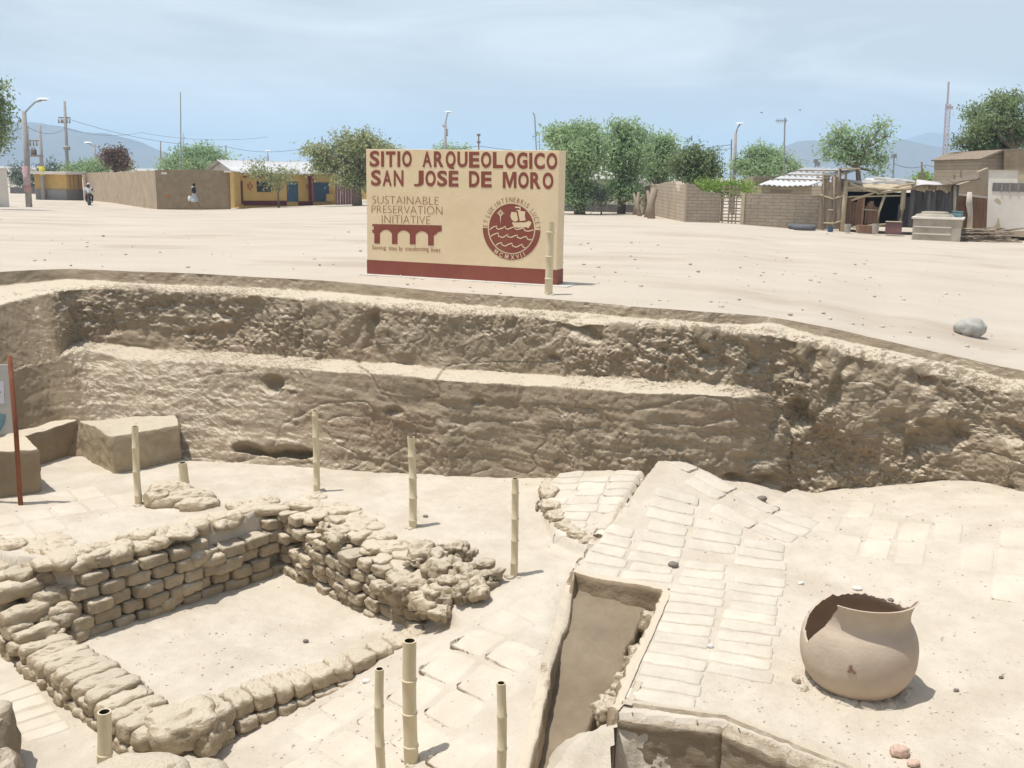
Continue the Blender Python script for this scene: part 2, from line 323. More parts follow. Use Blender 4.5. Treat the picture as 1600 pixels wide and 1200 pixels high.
for _ in range(6): Nn[:, 1:-1] = (Nn[:, :-2]+Nn[:, 1:-1]*2+Nn[:, 2:])
Nn /= np.linalg.norm(Nn, axis=-1, keepdims=True)
S = np.broadcast_to(vS, X.shape); T = np.broadcast_to(np.degrees(TH)[:, None], X.shape)
ppx, ppy, _f = proj(P)
amp = np.interp(S, [0, .15, .9, 1.1, 1.8, 2.15, 2.8, 3.0, 3.2, 3.9, 4.2, 5], [.012, .022, .022, .02, .04, .07, .06, .035, .022, .024, .036, .034])
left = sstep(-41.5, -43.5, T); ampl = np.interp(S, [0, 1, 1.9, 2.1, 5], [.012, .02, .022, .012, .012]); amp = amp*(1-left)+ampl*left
rt = sstep(1150, 1260, np.where(_f > 0, ppx, 0)); ampr = np.interp(S, [0, .9, 1.1, 1.5, 2.2, 5], [.02, .03, .035, .08, .125, .10]); amp = amp*(1-rt)+ampr*rt
wx, wy, wz = .16*fbm(X*3, Y*3, Z*3, 3, 201), .16*fbm(X*3, Y*3, Z*3, 3, 202), .16*fbm(X*3, Y*3, Z*3, 3, 203); Xw, Yw, Zw = X+wx, Y+wy, Z+wz
big = fbm(Xw*1.3, Yw*1.3, Zw*1.6, 3, 5); clod = fbm(Xw*4.2, Yw*4.2, Zw*5, 4, 9, .6); clod2 = -np.abs(fbm(Xw*6, Yw*6, Zw*7, 4, 21, .62))*.9; strat = fbm(X*1.6, Y*1.6, Z*11+.5*X, 3, 31); fine = fbm(X*26, Y*26, Z*26, 3, 41)
chunk = vn(X*2.6, Y*2.6, Z*2.6, 55); rgh = sstep(-.35, .35, vn(X*.9+4, Y*.9, Z*1.1, 61))      # where it has crumbled and where the cut is smooth
lower = sstep(3.9, 4.3, S)*(1-rt)
d = amp*((1.05+.3*rt)*big+(.9-.35*rt)*(clod*(.5+.5*rgh)-.2)+(.75-.45*rt)*(clod2+.45)*(.55+.6*rgh)+.35*fine*(.35+.65*rgh)+lower*.7*strat+.5*chunk*rt)
cr = np.abs(vn(X*1.1+Z*.5, Y*1.1, Z*3.2-X*.3, 71)); d -= .022*np.exp(-(cr/.03)**2)*sstep(2, 2.3, S)*(1-left)*(S > 2)   # bedding cracks
d -= .007*np.exp(-(cr/.012)**2)*left*sstep(2.3, 2.6, S)
dents = [(440, 704, 42, 8, .30), (413, 602, 16, 11, .16), (905, 520, 26, 12, .07), (1250, 655, 26, 26, .26), (1310, 600, 20, 26, .13), (1355, 570, 16, 14, .06), (1180, 575, 14, 12, .12), (620, 640, 16, 9, .07), (740, 630, 12, 6, .06),
 (1275, 555, 16, 12, .12), (1400, 660, 30, 22, .12), (1470, 700, 40, 26, .16), (1100, 545, 14, 8, .08), (590, 490, 12, 14, .07), (350, 495, 10, 8, .05), (290, 520, 8, 6, .07), (470, 520, 6, 24, .06), (575, 510, 9, 22, .07), (250, 480, 14, 10, .05), (180, 500, 18, 14, .05), (1180, 745, 60, 9, .12), (860, 560, 10, 6, .06), (1360, 720, 14, 20, .08), (1560, 690, 24, 20, .12), (1430, 600, 24, 18, .1)]
inv = (_f > 3) & (Y > 8)
for a, b, c, e, k in dents:
    q = ((ppx+c*1.1*vn(X*2.5, Y*2.5, Z*2.5, int(a))-a)/c)**2+((ppy+e*1.1*vn(X*2.5, Y*2.5, Z*2.5, int(a)+1)-b)/e)**2+.4*vn(X*8, Y*8, Z*8, int(a)); d -= np.where(inv, (k if b > 690 or a < 1000 else k*.8)*(1-sstep(.15, 1.5, q)), 0)
d[:, -2:] *= 0
P = P+Nn*d[..., None]
# crumbs hanging over the ledge fronts
q = gridquads(nT, P.shape[1], True)
gx = P
wall = npmesh('excavation_wall', P.reshape(-1, 3), q, M['cliff']); tag(wall, kind='structure'); wall.data.materials.append(M['plaster_shade'])
mi = ((left > .5) & (S > 1.9)).ravel()[q].all(1).astype(np.int32)  # smooth left wall: its shade is put into a darker colour
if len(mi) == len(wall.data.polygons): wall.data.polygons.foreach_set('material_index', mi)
rimP = P[:, 0]
# ---- upper ground: rings growing outward from the rim
sel = np.r_[0:nT:2]; rp = rimP[sel]; th = TH[sel]; ns = 250; sv = np.r_[0, .03*(np.exp(np.linspace(0, math.log(9000/.03), ns)))]
rr = np.hypot(rp[:, 0]-CX, rp[:, 1]-CY); rr = rr[:, None]+sv[None]; X = CX+rr*np.sin(th)[:, None]; Y = CY+rr*np.cos(th)[:, None]
Z = ground(X, Y); fade = sstep(0, .5, sv)[None]
Z = Z+fade*(.009*fbm(X*.9, Y*.9, 0, 2, 77)*sstep(9, 5, sv)[None]+0.03*fbm(X*.07, Y*.07, 0, 1, 78)*sstep(3, 12, sv)[None]+.005*fbm(X*4, Y*4, 0, 2, 79)*sstep(2.5, 1, sv)[None])
# a low windblown bank and shallow vehicle tracks across the open ground
Z += .16*np.exp(-((Y-31-.06*X-1.2*vn(X*.1, 0, 0, 3))/2.6)**2)*sstep(-4, -9, X)+.10*np.exp(-((Y-33)/2.5)**2)*sstep(1, 5, X)*sstep(14, 9, X)
for k in (0, 1.7): Z -= .02*np.exp(-((Y-23.5-k-.10*(X-6)-.8*vn(X*.13, 0, 2, 4))/.22)**2)*sstep(0, 6, X)
Z[:, 0] = rp[:, 2]; Z[:, 1:6] = Z[:, 1:6]*fade[:, 1:6]**.0
gr = npmesh('ground', np.stack([X, Y, Z], -1).reshape(-1, 3), gridquads(len(sel), ns+1, True), M['ground']); tag(gr, kind='structure')
# ---- pit floor
def W3(l): return [G(a, b, z) for a, b, z in l]
cL = [np.array([q[0], q[1], q[2]]) for q in R5z[2:]+[R5t]]+W3([(-200, 900, -2.2), (0, 760, -2.2), (0, 860, -2.2), (150, 745, -2.2), (280, 727, -2.2), (200, 790, -2.2), (400, 735, -2.2), (450, 790, -2.2), (700, 850, -2.2), (850, 850, -2.2), (60, 880, -2.2), (300, 800, -2.2),
 (780, 905, -2.22), (895, 895, -2.2), (740, 960, -2.35), (820, 1000, -2.3), (860, 1050, -2.3), (800, 1100, -2.45), (830, 1195, -2.45), (680, 1010, -2.5), (640, 1100, -2.65), (643, 1190, -2.75), (500, 1130, -2.85), (450, 1190, -2.88), (370, 1190, -2.95), (760, 1300, -2.6), (500, 1400, -3.0), (1100, 1400, -3.1), (1300, 1500, -3.1), (1000, 1235, -3.1), (1150, 1270, -3.1), (995, 1180, -3.02), (1110, 1185, -3.05), (955, 1290, -3.0), (1235, 770, -2.2)])
cW = W3([(125, 988, -2.89), (452, 878, -2.89), (300, 950, -2.89), (400, 1000, -2.89), (600, 960, -2.80), (665, 968, -2.68), (600, 1010, -2.78), (350, 1070, -2.87), (0, 1020, -2.95), (60, 1100, -2.95), (150, 1180, -2.95), (0, 1180, -2.95), (230, 1180, -3.0), (370, 1190, -2.97), (450, 1190, -2.9), (500, 1130, -2.86), (643, 1190, -2.75), (640, 1100, -2.66), (680, 1010, -2.52), (760, 985, -2.33), (800, 1100, -2.45), (830, 1195, -2.45), (860, 1050, -2.3), (760, 1300, -2.6), (500, 1400, -3.0)])
cR = W3([(1040, 708, -1.60), (985, 775, -1.81), (1110, 745, -1.74), (1100, 800, -1.90), (1050, 860, -2.06), (1150, 770, -1.84), (895, 895, -2.12), (925, 852, -2.04), (1045, 925, -2.1), (965, 1115, -2.1), (1130, 1130, -2.12), (1320, 1205, -2.15), (1335, 1085, -2.12), (1205, 790, -1.93), (1500, 1000, -2.08), (1600, 1100, -2.1)])+[np.array([p[0], p[1], max(p[2], -2.2)]) for p in R5r]
fL, fW, fR = RBF(cL), RBF(cW), RBF(cR)
polyP = W3([(1040, 708, -1.60), (985, 775, -1.81), (925, 852, -2.04), (893, 894, -2.12), (905, 940, -2.12), (990, 960, -2.12), (930, 1105, -2.12), (966, 1118, -2.12), (1130, 1130, -2.12), (1225, 1166, -2.12), (1320, 1207, -2.15), (1500, 1300, -2.15), (2300, 1500, -2.1), (2600, 800, -2.1), (2000, 640, -2.1), (1400, 660, -2.1), (1262, 745, -2.1), (1232, 775, -2.05), (1205, 790, -1.93), (1120, 745, -1.76)])
polyD = W3([(868, 738, -1.88), (1010, 748, -1.86), (985, 775, -1.9), (925, 852, -2.03), (905, 845, -2.03), (870, 822, -2.01), (851, 797, -1.98), (849, 765, -1.92)])
sh = [G(740, 1500, -2.45), G(790, 1320, -2.45), G(820, 1200, -2.45), G(858, 1040, -2.3), G(884, 935, -2.2), G(896, 898, -2.14), G(960, 908, -2.13), G(1040, 925, -2.12), G(1044, 934, -2.12), G(1021, 985, -2.12), G(992, 1052, -2.12), G(968, 1108, -2.12), G(955, 1150, -2.25), G(942, 1220, -2.35), G(930, 1330, -2.45)]
polyS = sh
polyW = W3([(-500, 930, -2.93), (-70, 955, -2.93), (20, 985, -2.93), (122, 989, -2.89), (452, 878, -2.89), (665, 968, -2.72), (740, 985, -2.35), (860, 1050, -2.3), (880, 1300, -2.5), (700, 1700, -2.8), (-500, 1600, -3.0)])
Fm = G(972, 1165, -2.35)
def floorz(X, Y, detail=True):
    w1 = .02*vn(X*6, Y*6, 0, 91)+.012*vn(X*17, Y*17, 0, 92)
    z = fL(X, Y); sW = sdpoly(X, Y, polyW)+w1; zw = fW(X, Y)
    z = z+(.05+.03*vn(X*5, Y*5, 0, 95))*np.exp(-(np.maximum(sW, 0)/.16)**2)*sstep(.0, .03, sW)*sstep(-2.27, -2.22, z)
    z = z+(zw-z)*sstep(.015, -.03, sW)
    sD = sdpoly(X, Y, polyD)+w1*.6; z = z+(.085+.012*vn(X*8, Y*8, 0, 9))*sstep(.02, -.02, sD)
    sP = sdpoly(X, Y, polyP)+w1*.35; zr = fR(X, Y); z = z+(zr-z)*sstep(.015, -.015, sP)
    if detail: z = z+.010*fbm(X*2.3, Y*2.3, 0, 4, 100)+.005*fbm(X*11, Y*11, 0, 3, 104)
    return z
stp = .024; xs = np.arange(-9.2, 7.6, stp); ys = np.arange(1.6, 14.6, stp); X, Y = np.meshgrid(xs, ys, indexing='ij'); Z = floorz(X, Y)
t = np.arctan2(X-CX, Y-CY); r = np.hypot(X-CX, Y-CY); rb = np.interp(t, TH, prof[-1][0]); keep = (r < rb+.22) & (sdpoly(X, Y, polyS) > -.028)
qd = gridquads(len(xs), len(ys)); kf = keep.ravel(); qd = qd[kf[qd].all(1)]; used = np.unique(qd); mp_ = np.zeros(X.size, int); mp_[used] = np.arange(len(used))
fl = npmesh('pit_floor', np.stack([X, Y, Z], -1).reshape(-1, 3)[used], mp_[qd], M['floor']); tag(fl, kind='structure')
def fz(x, y): return float(floorz(np.array([x]), np.array([y]))[0])
def GF(px, py, z0=-2.3):          # point of the pit floor seen at a photo position
    P = G(px, py, z0)
    for _ in range(15): P = G(px, py, .5*P[2]+.5*fz(P[0], P[1]))
    return P
# ================================================================ ADOBE BRICKS
def cube_template(n=7):
    a = np.linspace(-1, 1, n); vid = {}; V_ = []; Q = []
    def gv(p):
        k = tuple(np.round(p, 4))
        if k not in vid: vid[k] = len(V_); V_.append(k)
        return vid[k]
    for ax in range(3):
        for sg in (-1, 1):
            for i in range(n-1):
                for j in range(n-1):
                    c = []
                    for (di, dj) in ((0, 0), (1, 0), (1, 1), (0, 1)):
                        p = [0, 0, 0]; p[ax] = sg; p[(ax+1) % 3] = a[i+di]; p[(ax+2) % 3] = a[j+dj]; c.append(gv(p))
                    Q.append(c if sg > 0 else c[::-1])
    return np.array(V_, float), np.array(Q)
TV, TQ = cube_template(10); TVs, TQs = cube_template(4)
def lumps(name, items, m, parent=None, origin=None, amp=.012, fr=9, small=False, conform=False):
    """items: (centre, size xyz, rotation z, tilt, squareness k, tint) -> one mesh of worn bricks"""
    tv, tq = (TVs, TQs) if small else (TV, TQ); VV = []; QQ = []; TT = []
    for i, (c, s, rz, tl, k, ti) in enumerate(items):
        p = tv/((np.abs(tv)**k).sum(1)**(1/k))[:, None]; p = p*np.array(s)/2
        R = np.array(Matrix.Rotation(rz, 3, 'Z') @ Matrix.Rotation(tl, 3, 'X')); p = p @ R.T+np.array(c)[:3]
        n = p-np.array(c)[:3]; n /= np.linalg.norm(n, axis=1, keepdims=True)+1e-9
        p = p+n*(amp*fbm(p[:, 0]*fr, p[:, 1]*fr, p[:, 2]*fr, 3, i % 50)+amp*.55*fbm(p[:, 0]*fr*3.5, p[:, 1]*fr*3.5, p[:, 2]*fr*3.5, 2, 3))[:, None]
        QQ.append(tq+len(tv)*i); VV.append(p); TT.append(np.full(len(tv), ti))
    VV = np.concatenate(VV)
    if conform: cz = np.repeat([c[2] for c, *_ in items], len(tv)); hz_ = np.repeat([s[1][2]/2 for s in items], len(tv)); VV[:, 2] += np.where(VV[:, 2] > cz, floorz(VV[:, 0], VV[:, 1])-(cz+hz_), 0)
    return npmesh(name, VV, np.concatenate(QQ), m, parent, origin, True, np.concatenate(TT))
def brick_face(P0, P1, top, zb, L=.25, h=.125, d=.16, inset=.02, k=5, miss=.06, wear=.5):
    """courses of adobe bricks laid against the earth from P0 to P1 (seen from the right-hand side of P0->P1); top(s) gives the height of the top"""
    P0, P1 = np.array(P0[:2]), np.array(P1[:2]); e = P1-P0; Ln = np.linalg.norm(e); e /= Ln; n = np.array([e[1], -e[0]]); rz = math.atan2(e[1], e[0]); it = []
    c = 0; z = zb-.03
    while z < -2.0:
        s = -(c % 2)*L*.5+random.uniform(-.03, .03); hh = h*random.uniform(.92, 1.08)
        while s < Ln+.05:
            l = L*random.uniform(.82, 1.18); cs = s+l/2
            if z+hh*.7 < top(cs) and -.1 < cs < Ln+.1 and random.random() > miss:
                o = inset+random.uniform(-.035, .03)*wear*2; q = P0+e*cs+n*o; it.append((np.array([q[0], q[1], z+hh/2]), (l-.014, d*random.uniform(.9, 1.2), hh-.012), rz+random.uniform(-.05, .05)*wear*2, random.uniform(-.05, .05), k*random.uniform(.7, 1.3), random.random()))
            s += l
        z += hh; c += 1
    return it
def way(P0, P1, s):
    P0, P1 = np.array(P0[:2]), np.array(P1[:2]); return P0+(P1-P0)*s
# ================================================================ CHAMBER, PLATFORM, SHAFT
P1 = G(125, 988, -2.89); P2 = G(452, 878, -2.89); P3 = G(668, 970, -2.72); P4 = G(335, 1092, -2.85); PL = G(-60, 1012, -2.9)
# back-left wall of the sunken chamber (in its own shade)
L12 = np.linalg.norm((P2-P1)[:2])
def top12(s): return -2.19+.03*math.sin(s*5)-(.22*math.exp(-((s-L12*.56)/.16)**2) if s < L12*.75 else 0)
it = brick_face(P1, P2, top12, -2.9, L=.27, h=.135, d=.26, inset=.05, wear=.5, miss=.03, k=8)
# slipped and tumbled bricks in the middle of it
for (s, z, rz, tl) in ((.50, -2.42, .3, .35), (.56, -2.5, -.2, .1), (.45, -2.72, .1, .2), (.62, -2.62, .2, -.1), (.36, -2.8, .3, .1), (.31, -2.86, 0, .1)):
    q = way(P1, P2, s); it.append((np.array([q[0]+.10, q[1]-.10, z]), (.30, .17, .12), math.atan2(*(P2-P1)[1::-1])+rz, tl, 4, .9))
w = lumps('adobe_wall', it, M['mud'], origin=(P1+P2)/2, amp=.013); tag(w, 'shaded back wall of the sunken square chamber, tall courses of mud bricks with a caved-in hollow', 'wall', 'mud brick walls of the sunken chamber')
# right-hand wall, sunlit, courses dissolving towards its ruined end
def top23(s): return -2.18-.05*s+.03*math.sin(s*7)
it = brick_face(P2, P3, top23, -2.88, L=.23, h=.12, d=.28, inset=.08, wear=.75, miss=.05, k=8)
w = lumps('adobe_wall', it, M['mud'], origin=(P2+P3)/2, amp=.02, fr=11); tag(w, 'sunlit right wall of the sunken chamber, crumbling small mud bricks running down to the rubble heap', 'wall', 'mud brick walls of the sunken chamber')
# front-left wall: a free-standing row of rounded headers
it = []; A0, A1 = G(-70, 962, -2.93), G(212, 1192, -2.96); e = (A1-A0)[:2]; Ln = np.linalg.norm(e); e /= Ln; nrm = np.array([-e[1], e[0]]) ; nrm = nrm if nrm[1] > 0 else -nrm; rz = math.atan2(e[1], e[0])
wid = .42; s = 0
s1 = float(np.dot((P1-A0)[:2], e)); it += brick_face(G(-90, 960, -2.93), G(118, 990, -2.9), lambda s: -2.16, -2.9, L=.32, h=.17, d=.34, inset=.07, wear=.8, miss=.02, k=4)
for _ in range(16): q = way(G(-90, 960, -2.93), G(118, 990, -2.9), random.random())+np.array([0, random.uniform(-.02, .32)]); it.append((np.array([q[0], q[1], -2.2+random.uniform(-.03, .03)]), (random.uniform(.25, .45), random.uniform(.2, .32), random.uniform(.1, .17)), random.uniform(0, 3), 0, 2.8, .9))
def topz(s): return -2.26-.40*float(sstep(s1-.55, s1+.25, s))+.03*math.sin(s*3)
while s < Ln:
    l = random.uniform(.15, .23); zt = topz(s)-.03*random.random(); q = A0[:2]+e*(s+l/2)+nrm*(wid*.5)
    it.append((np.array([q[0], q[1], zt-.085]), (l*1.02, wid*random.uniform(1.0, 1.18), .17), rz+random.uniform(-.12, .12), random.uniform(-.06, .06), 4.2, .5+.5*random.random()))
    s += l
for s in np.arange(-.1, s1+.1, .16):        # the thicker corner mass where the walls meet
    for o_ in (.55, .85):
        q = A0[:2]+e*s+nrm*(wid*.5+o_-.2+random.uniform(-.06, .06)); it.append((np.array([q[0], q[1], topz(s)+.03-.07]), (.30, .34, .2), rz+random.uniform(-.5, .5), 0, 3.4, .9))
for c in range(5):
    s = -(c % 2)*.1
    while s < Ln:
        l = random.uniform(.17, .26); z = -2.91+c*.12
        if z < topz(s)-.13:
            q = A0[:2]+e*(s+l/2)+nrm*(.06+.03*random.random()+.015*c)
            if random.random() > .06: it.append((np.array([q[0], q[1], z]), (l, .24, .125), rz+random.uniform(-.15, .15), random.uniform(-.12, .12), 4.6, .3+.5*random.random()))
            q = A0[:2]+e*(s+l/2)+nrm*(wid-.06); it.append((np.array([q[0], q[1], z+.03]), (l, .2, .12), rz, 0, 5, random.random()))
        s += l
w = lumps('adobe_wall', it, M['mud'], origin=(A0+A1)/2, amp=.022, fr=8); tag(w, 'low front-left wall of the sunken chamber, a thick row of rounded mud bricks ending at the corner block', 'wall', 'mud brick walls of the sunken chamber')
# front-right wall: lower, sinking into the sand
it = []; B0, B1 = G(325, 1170, -2.95), G(655, 1008, -2.72); e = (B1-B0)[:2]; Ln = np.linalg.norm(e); e /= Ln; nrm = np.array([-e[1], e[0]]); rz = math.atan2(e[1], e[0]); s = 0
while s < Ln:
    l = random.uniform(.17, .25); f = s/Ln; zb = fz(*(B0[:2]+e*s-nrm*.05)); zt = -2.68*(1-f)+(-2.64)*f; wd = .36*(1-f)+.26*f; q = B0[:2]+e*(s+l/2)+nrm*(wd*.5)+np.array([0, .03*math.sin(s*4)])
    it.append((np.array([q[0], q[1], zt-.08]), (l*1.1, wd*random.uniform(.95, 1.15), .17-.03*f), rz+random.uniform(-.15, .15), random.uniform(-.08, .08), 4.2, .6+.4*random.random()))
    for c in range(2):
        z = zt-.2-c*.11
        if z > zb-.08: it.append((np.array([q[0]-nrm[0]*(wd*.36), q[1]-nrm[1]*(wd*.36), z]), (l*.98, .2, .115), rz+random.uniform(-.08, .08), 0, 4, random.random()))
    s += l
w = lumps('adobe_wall', it, M['mud'], origin=(B0+B1)/2, amp=.02, fr=8); tag(w, 'low front-right wall of the sunken chamber, weathered mud bricks fading into the sand', 'wall', 'mud brick walls of the sunken chamber')
# corner block where the two front walls meet
C0 = G(285, 1128, -2.72); it = [(C0+np.array([0, 0, -.03]), (.52, .44, .26), .5, .1, 3.2, .9), (C0+np.array([-.14, -.02, -.22]), (.4, .34, .3), .2, .2, 3, .5), (C0+np.array([.2, .06, -.12]), (.22, .42, .3), .1, -.1, 3, .7), (C0+np.array([.02, -.05, -.35]), (.5, .3, .3), .4, 0, 3, .3), (C0+np.array([-.3, .12, -.1]), (.34, .3, .24), 1.0, .1, 3, .8)]
w = lumps('corner_block', it, M['mud'], origin=C0-np.array([0, 0, .4]), amp=.045, fr=6); tag(w, 'big lump of weathered adobe capping the near corner of the sunken chamber', 'adobe block')
# rubble heap at the ruined end
it = []
for (a, b, sx, sy, sz, r_, tl, ti) in ((615, 905, .5, .42, .5, .2, .1, .7), (640, 930, .55, .4, .36, .5, .1, .6), (625, 945, .2, .2, .16, .2, .1, .4), (655, 950, .24, .2, .15, .1, 0, .3), (660, 880, .4, .34, .3, .4, .2, .6), (690, 905, .4, .3, .3, -.3, .2, .5), (700, 935, .46, .34, .26, .7, .2, .7), (690, 958, .34, .26, .22, .4, .2, .8), (672, 948, .2, .26, .26, .2, .3, .5), (720, 920, .3, .3, .24, .2, .3, .4), (730, 905, .34, .2, .16, .6, .2, .9), (752, 915, .32, .2, .18, .8, .3, .95), (715, 870, .26, .18, .12, .2, .1, .8), (700, 880, .2, .3, .1, .9, .1, .7), (590, 900, .3, .3, .3, .1, .1, .4), (735, 940, .3, .2, .12, .5, .1, .6), (560, 880, .3, .2, .2, .3, .3, .5), (520, 845, .3, .22, .16, .3, .3, .6), (540, 862, .22, .3, .2, .3, .1, .4)):
    P = GF(a, b); it.append((np.array([P[0], P[1]+.05, P[2]+sz*.14]), (sx*.78, sy*.78, sz*.8), r_, tl, 3.6, ti))
    for _ in range(4): k_ = random.uniform(.10, .2); it.append((np.array([P[0]+random.uniform(-.3, .3)*sx*1.5, P[1]+random.uniform(-.3, .3)*sy*1.5, P[2]+random.uniform(-.02, .14)]), (k_*1.5, k_, k_*.7), random.uniform(0, 3), random.uniform(-.3, .3), random.uniform(3.5, 7), random.random()))
w = lumps('rubble_heap', it, M['mud'], origin=GF(660, 930), amp=.05, fr=6.5); tag(w, 'heap of collapsed adobe with dark gaps at the right-hand corner of the sunken chamber', 'rubble heap')
# mud caps lying along the top of the back-left wall
it = []
for i in range(46):
    s = random.random()*1.08-.05; q = way(P1, P2, s); o = random.uniform(-.04, .36); n = np.array([-.73, .68]); q = q+n*o
    it.append((np.array([q[0], q[1], -2.25+random.uniform(-.02, .05)+.05*(o < .2)]), (random.uniform(.2, .5), random.uniform(.15, .34), random.uniform(.08, .18)), random.uniform(0, 3), random.uniform(-.1, .1), 2.6, .8+.2*random.random()))
for i in range(52):
    s = random.random()*.9; q = way(P2, P3, s)+np.array([.67, .74])*random.uniform(-.05, .42)
    it.append((np.array([q[0], q[1], fz(*q)-.01]), (random.uniform(.2, .4), random.uniform(.15, .28), random.uniform(.06, .12)), random.uniform(0, 3), random.uniform(-.1, .1), 2.8, .8+.2*random.random()))
w = lumps('wall_coping', it, M['mud'], origin=P2+np.array([0, 0, .6]), amp=.02, fr=7); tag(w, kind='structure')
# ridge of soil and bricks beyond the chamber, and the near mound under the frame's lower edge
it = []
for (a, b, sx, sy, sz) in ((265, 775, .5, .35, .22), (285, 785, .7, .35, .2), (250, 788, .3, .25, .2), (310, 792, .5, .3, .16)):
    P = G(a, b, -2.2); it.append((np.array([P[0], P[1], P[2]+sz*.15]), (sx, sy, sz), .4, 0, 2.8, .8))
w = lumps('earth_mound', it, M['mud'], origin=G(280, 785, -2.2), amp=.045, fr=5); tag(w, 'low lump of weathered adobe beside the short bamboo stub', 'mound')
it = []
for (a, b, z, sx, sy, sz) in ((215, 1232, -1.75, .62, .5, .3), (300, 1222, -1.8, .4, .4, .24), (150, 1250, -1.8, .5, .4, .3)):
    P = G(a, b, z); it.append((P+np.array([0, 0, -.02]), (sx, sy, sz), .1, 0, 2.6, .95))
P = G(220, 1300, -2.3); it.append((P+np.array([0, -.1, -.2]), (1.3, .8, 1.1), .1, 0, 3, .8))
w = lumps('adobe_pier', it, M['mud'], origin=P-np.array([0, 0, .6]), amp=.03, fr=5); tag(w, 'pale rounded top of an adobe pier at the lower left edge of the view', 'pier')
it = []
for (a, b, z, sx, sy, sz, ti) in ((-45, 1165, -2.6, .5, .9, .6, .3), (-30, 1230, -2.6, .5, .6, .6, .2), (-70, 1110, -2.6, .5, .6, .5, .6)):
    it.append((G(a, b, z)+np.array([0, 0, -.1]), (sx, sy, sz), .2, 0, 3, ti))
w = lumps('earth_bank', it, M['cliff'], origin=G(-40, 1160, -2.9), amp=.05, fr=6); tag(w, 'crumbly brown earth bank at the far lower left corner of the pit', 'bank')
# ---- plastered mud blocks and bench against the left side
def block(name, pts, zb, zt, amp, label=None, cat=None, kind=None, m='plaster_shade', topm=.02, n=26):
    """a battered mud block standing on polygon pts (counter-clockwise), rounded and worn"""
    pts = [np.array(p[:2]) for p in pts]; cen = sum(pts)/len(pts); ring = []
    for i in range(len(pts)):
        a, b = pts[i], pts[(i+1) % len(pts)]; k = max(3, int(np.linalg.norm(b-a)/.035)); ring += [a+(b-a)*j/k for j in range(k)]
    ring = np.array(ring)
    for _ in range(2): ring = (np.roll(ring, 1, 0)+2*ring+np.roll(ring, -1, 0))/4
    Vv = []; nv = 20; steps = [(1.0, zb+(zt-zb)*j/nv) for j in range(nv)]+[(1-.012*j, zt+.012*min(j, 2)) for j in range(1, 4)]+[(f, zt+.02) for f in np.linspace(.94, .02, 16)]
    for f, z in steps:
        for p in ring: q = cen+(p-cen)*f; Vv.append((q[0], q[1], z))
    Vv = np.array(Vv); nr = len(ring); dirx = Vv[:, :2]-cen; dirx /= np.linalg.norm(dirx, axis=1, keepdims=True)+1e-9
    nz = amp*(1.2*fbm(Vv[:, 0]*2.5, Vv[:, 1]*2.5, Vv[:, 2]*2.5, 3, 301)+.5*fbm(Vv[:, 0]*11, Vv[:, 1]*11, Vv[:, 2]*11, 3, 302)); fl_ = np.repeat(np.array([1.0 if z < zt-.001 else .3 for f, z in steps]), nr)
    Vv[:, :2] += dirx*(nz*fl_)[:, None]; Vv[:, 2] += np.where(fl_ < 1, topm*fbm(Vv[:, 0]*3, Vv[:, 1]*3, 0, 3, 303)*1.4, 0)
    q = []
    for i in range(len(steps)-1):
        for k in range(nr): q.append((i*nr+k, i*nr+(k+1) % nr, (i+1)*nr+(k+1) % nr, (i+1)*nr+k))
    o = npmesh(name, Vv, q, M[m], None, (cen[0], cen[1], zb), True, np.full(len(Vv), .5)); tag(o, label, cat, None, kind); return o
b1 = [G(172, 745, -2.2), G(279, 724, -2.2), G(279, 700, -2.2), G(118, 712, -2.2)]
b1 = [G(173, 684, -1.72), G(279, 664, -1.72), G(276, 650, -1.72), G(121, 655, -1.72)]
block('mud_block', b1, -2.4, -1.74, .03, 'square mud-plastered block with a sunlit top in the corner of the pit', 'mud block', m='mud')
bb = [G(122, 657, -1.76), G(30, 684, -1.76), G(-60, 705, -1.76), np.array([-7.4, 10.5, 0]), np.array([-7.2, 13.4, 0]), np.array([-6, 13.6, 0])]
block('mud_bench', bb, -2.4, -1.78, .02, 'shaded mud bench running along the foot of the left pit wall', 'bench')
b2 = [G(61, 700, -1.66), G(-120, 722, -1.66), G(-140, 694, -1.66), G(40, 682, -1.66)]
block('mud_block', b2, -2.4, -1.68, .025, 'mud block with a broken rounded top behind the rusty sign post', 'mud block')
# ---- tomb shaft: far wall and both side walls
sh = np.array([p[:2] for p in sh]); ln = np.r_[0, np.cumsum(np.linalg.norm(np.diff(sh, axis=0), axis=1))]; us = np.arange(0, ln[-1], .016)
sx = np.interp(us, ln, sh[:, 0]); sy = np.interp(us, ln, sh[:, 1])
rawx, rawy = sx.copy(), sy.copy()
for _ in range(14): sx[1:-1] = (sx[:-2]+2*sx[1:-1]+sx[2:])/4; sy[1:-1] = (sy[:-2]+2*sy[1:-1]+sy[2:])/4
tx = np.gradient(sx); ty = np.gradient(sy); l_ = np.hypot(tx, ty); nx, ny = ty/l_, -tx/l_         # into the shaft
vs = np.arange(0, 2.6, .018); U_, V_ = np.meshgrid(us, vs, indexing='ij'); ztop = floorz(sx, sy)
ztop = np.convolve(np.r_[[ztop[0]]*4, ztop, [ztop[-1]]*4], np.ones(9)/9, 'valid')-.004
mixv = sstep(.05, .14, V_); lip = np.interp(V_, [0, .018, .036, .054, .09], [-.06, -.005, .036, .045, .05]); lip = np.where((lip < 0) & (U_ > ln[7]), lip*.3, lip)
X = rawx[:, None]*(1-mixv)+sx[:, None]*mixv+nx[:, None]*lip; Y = rawy[:, None]*(1-mixv)+sy[:, None]*mixv+ny[:, None]*lip; Z = ztop[:, None]+.010-V_
farend = ln[7]; rside = sstep(farend-.02, farend+.05, U_)
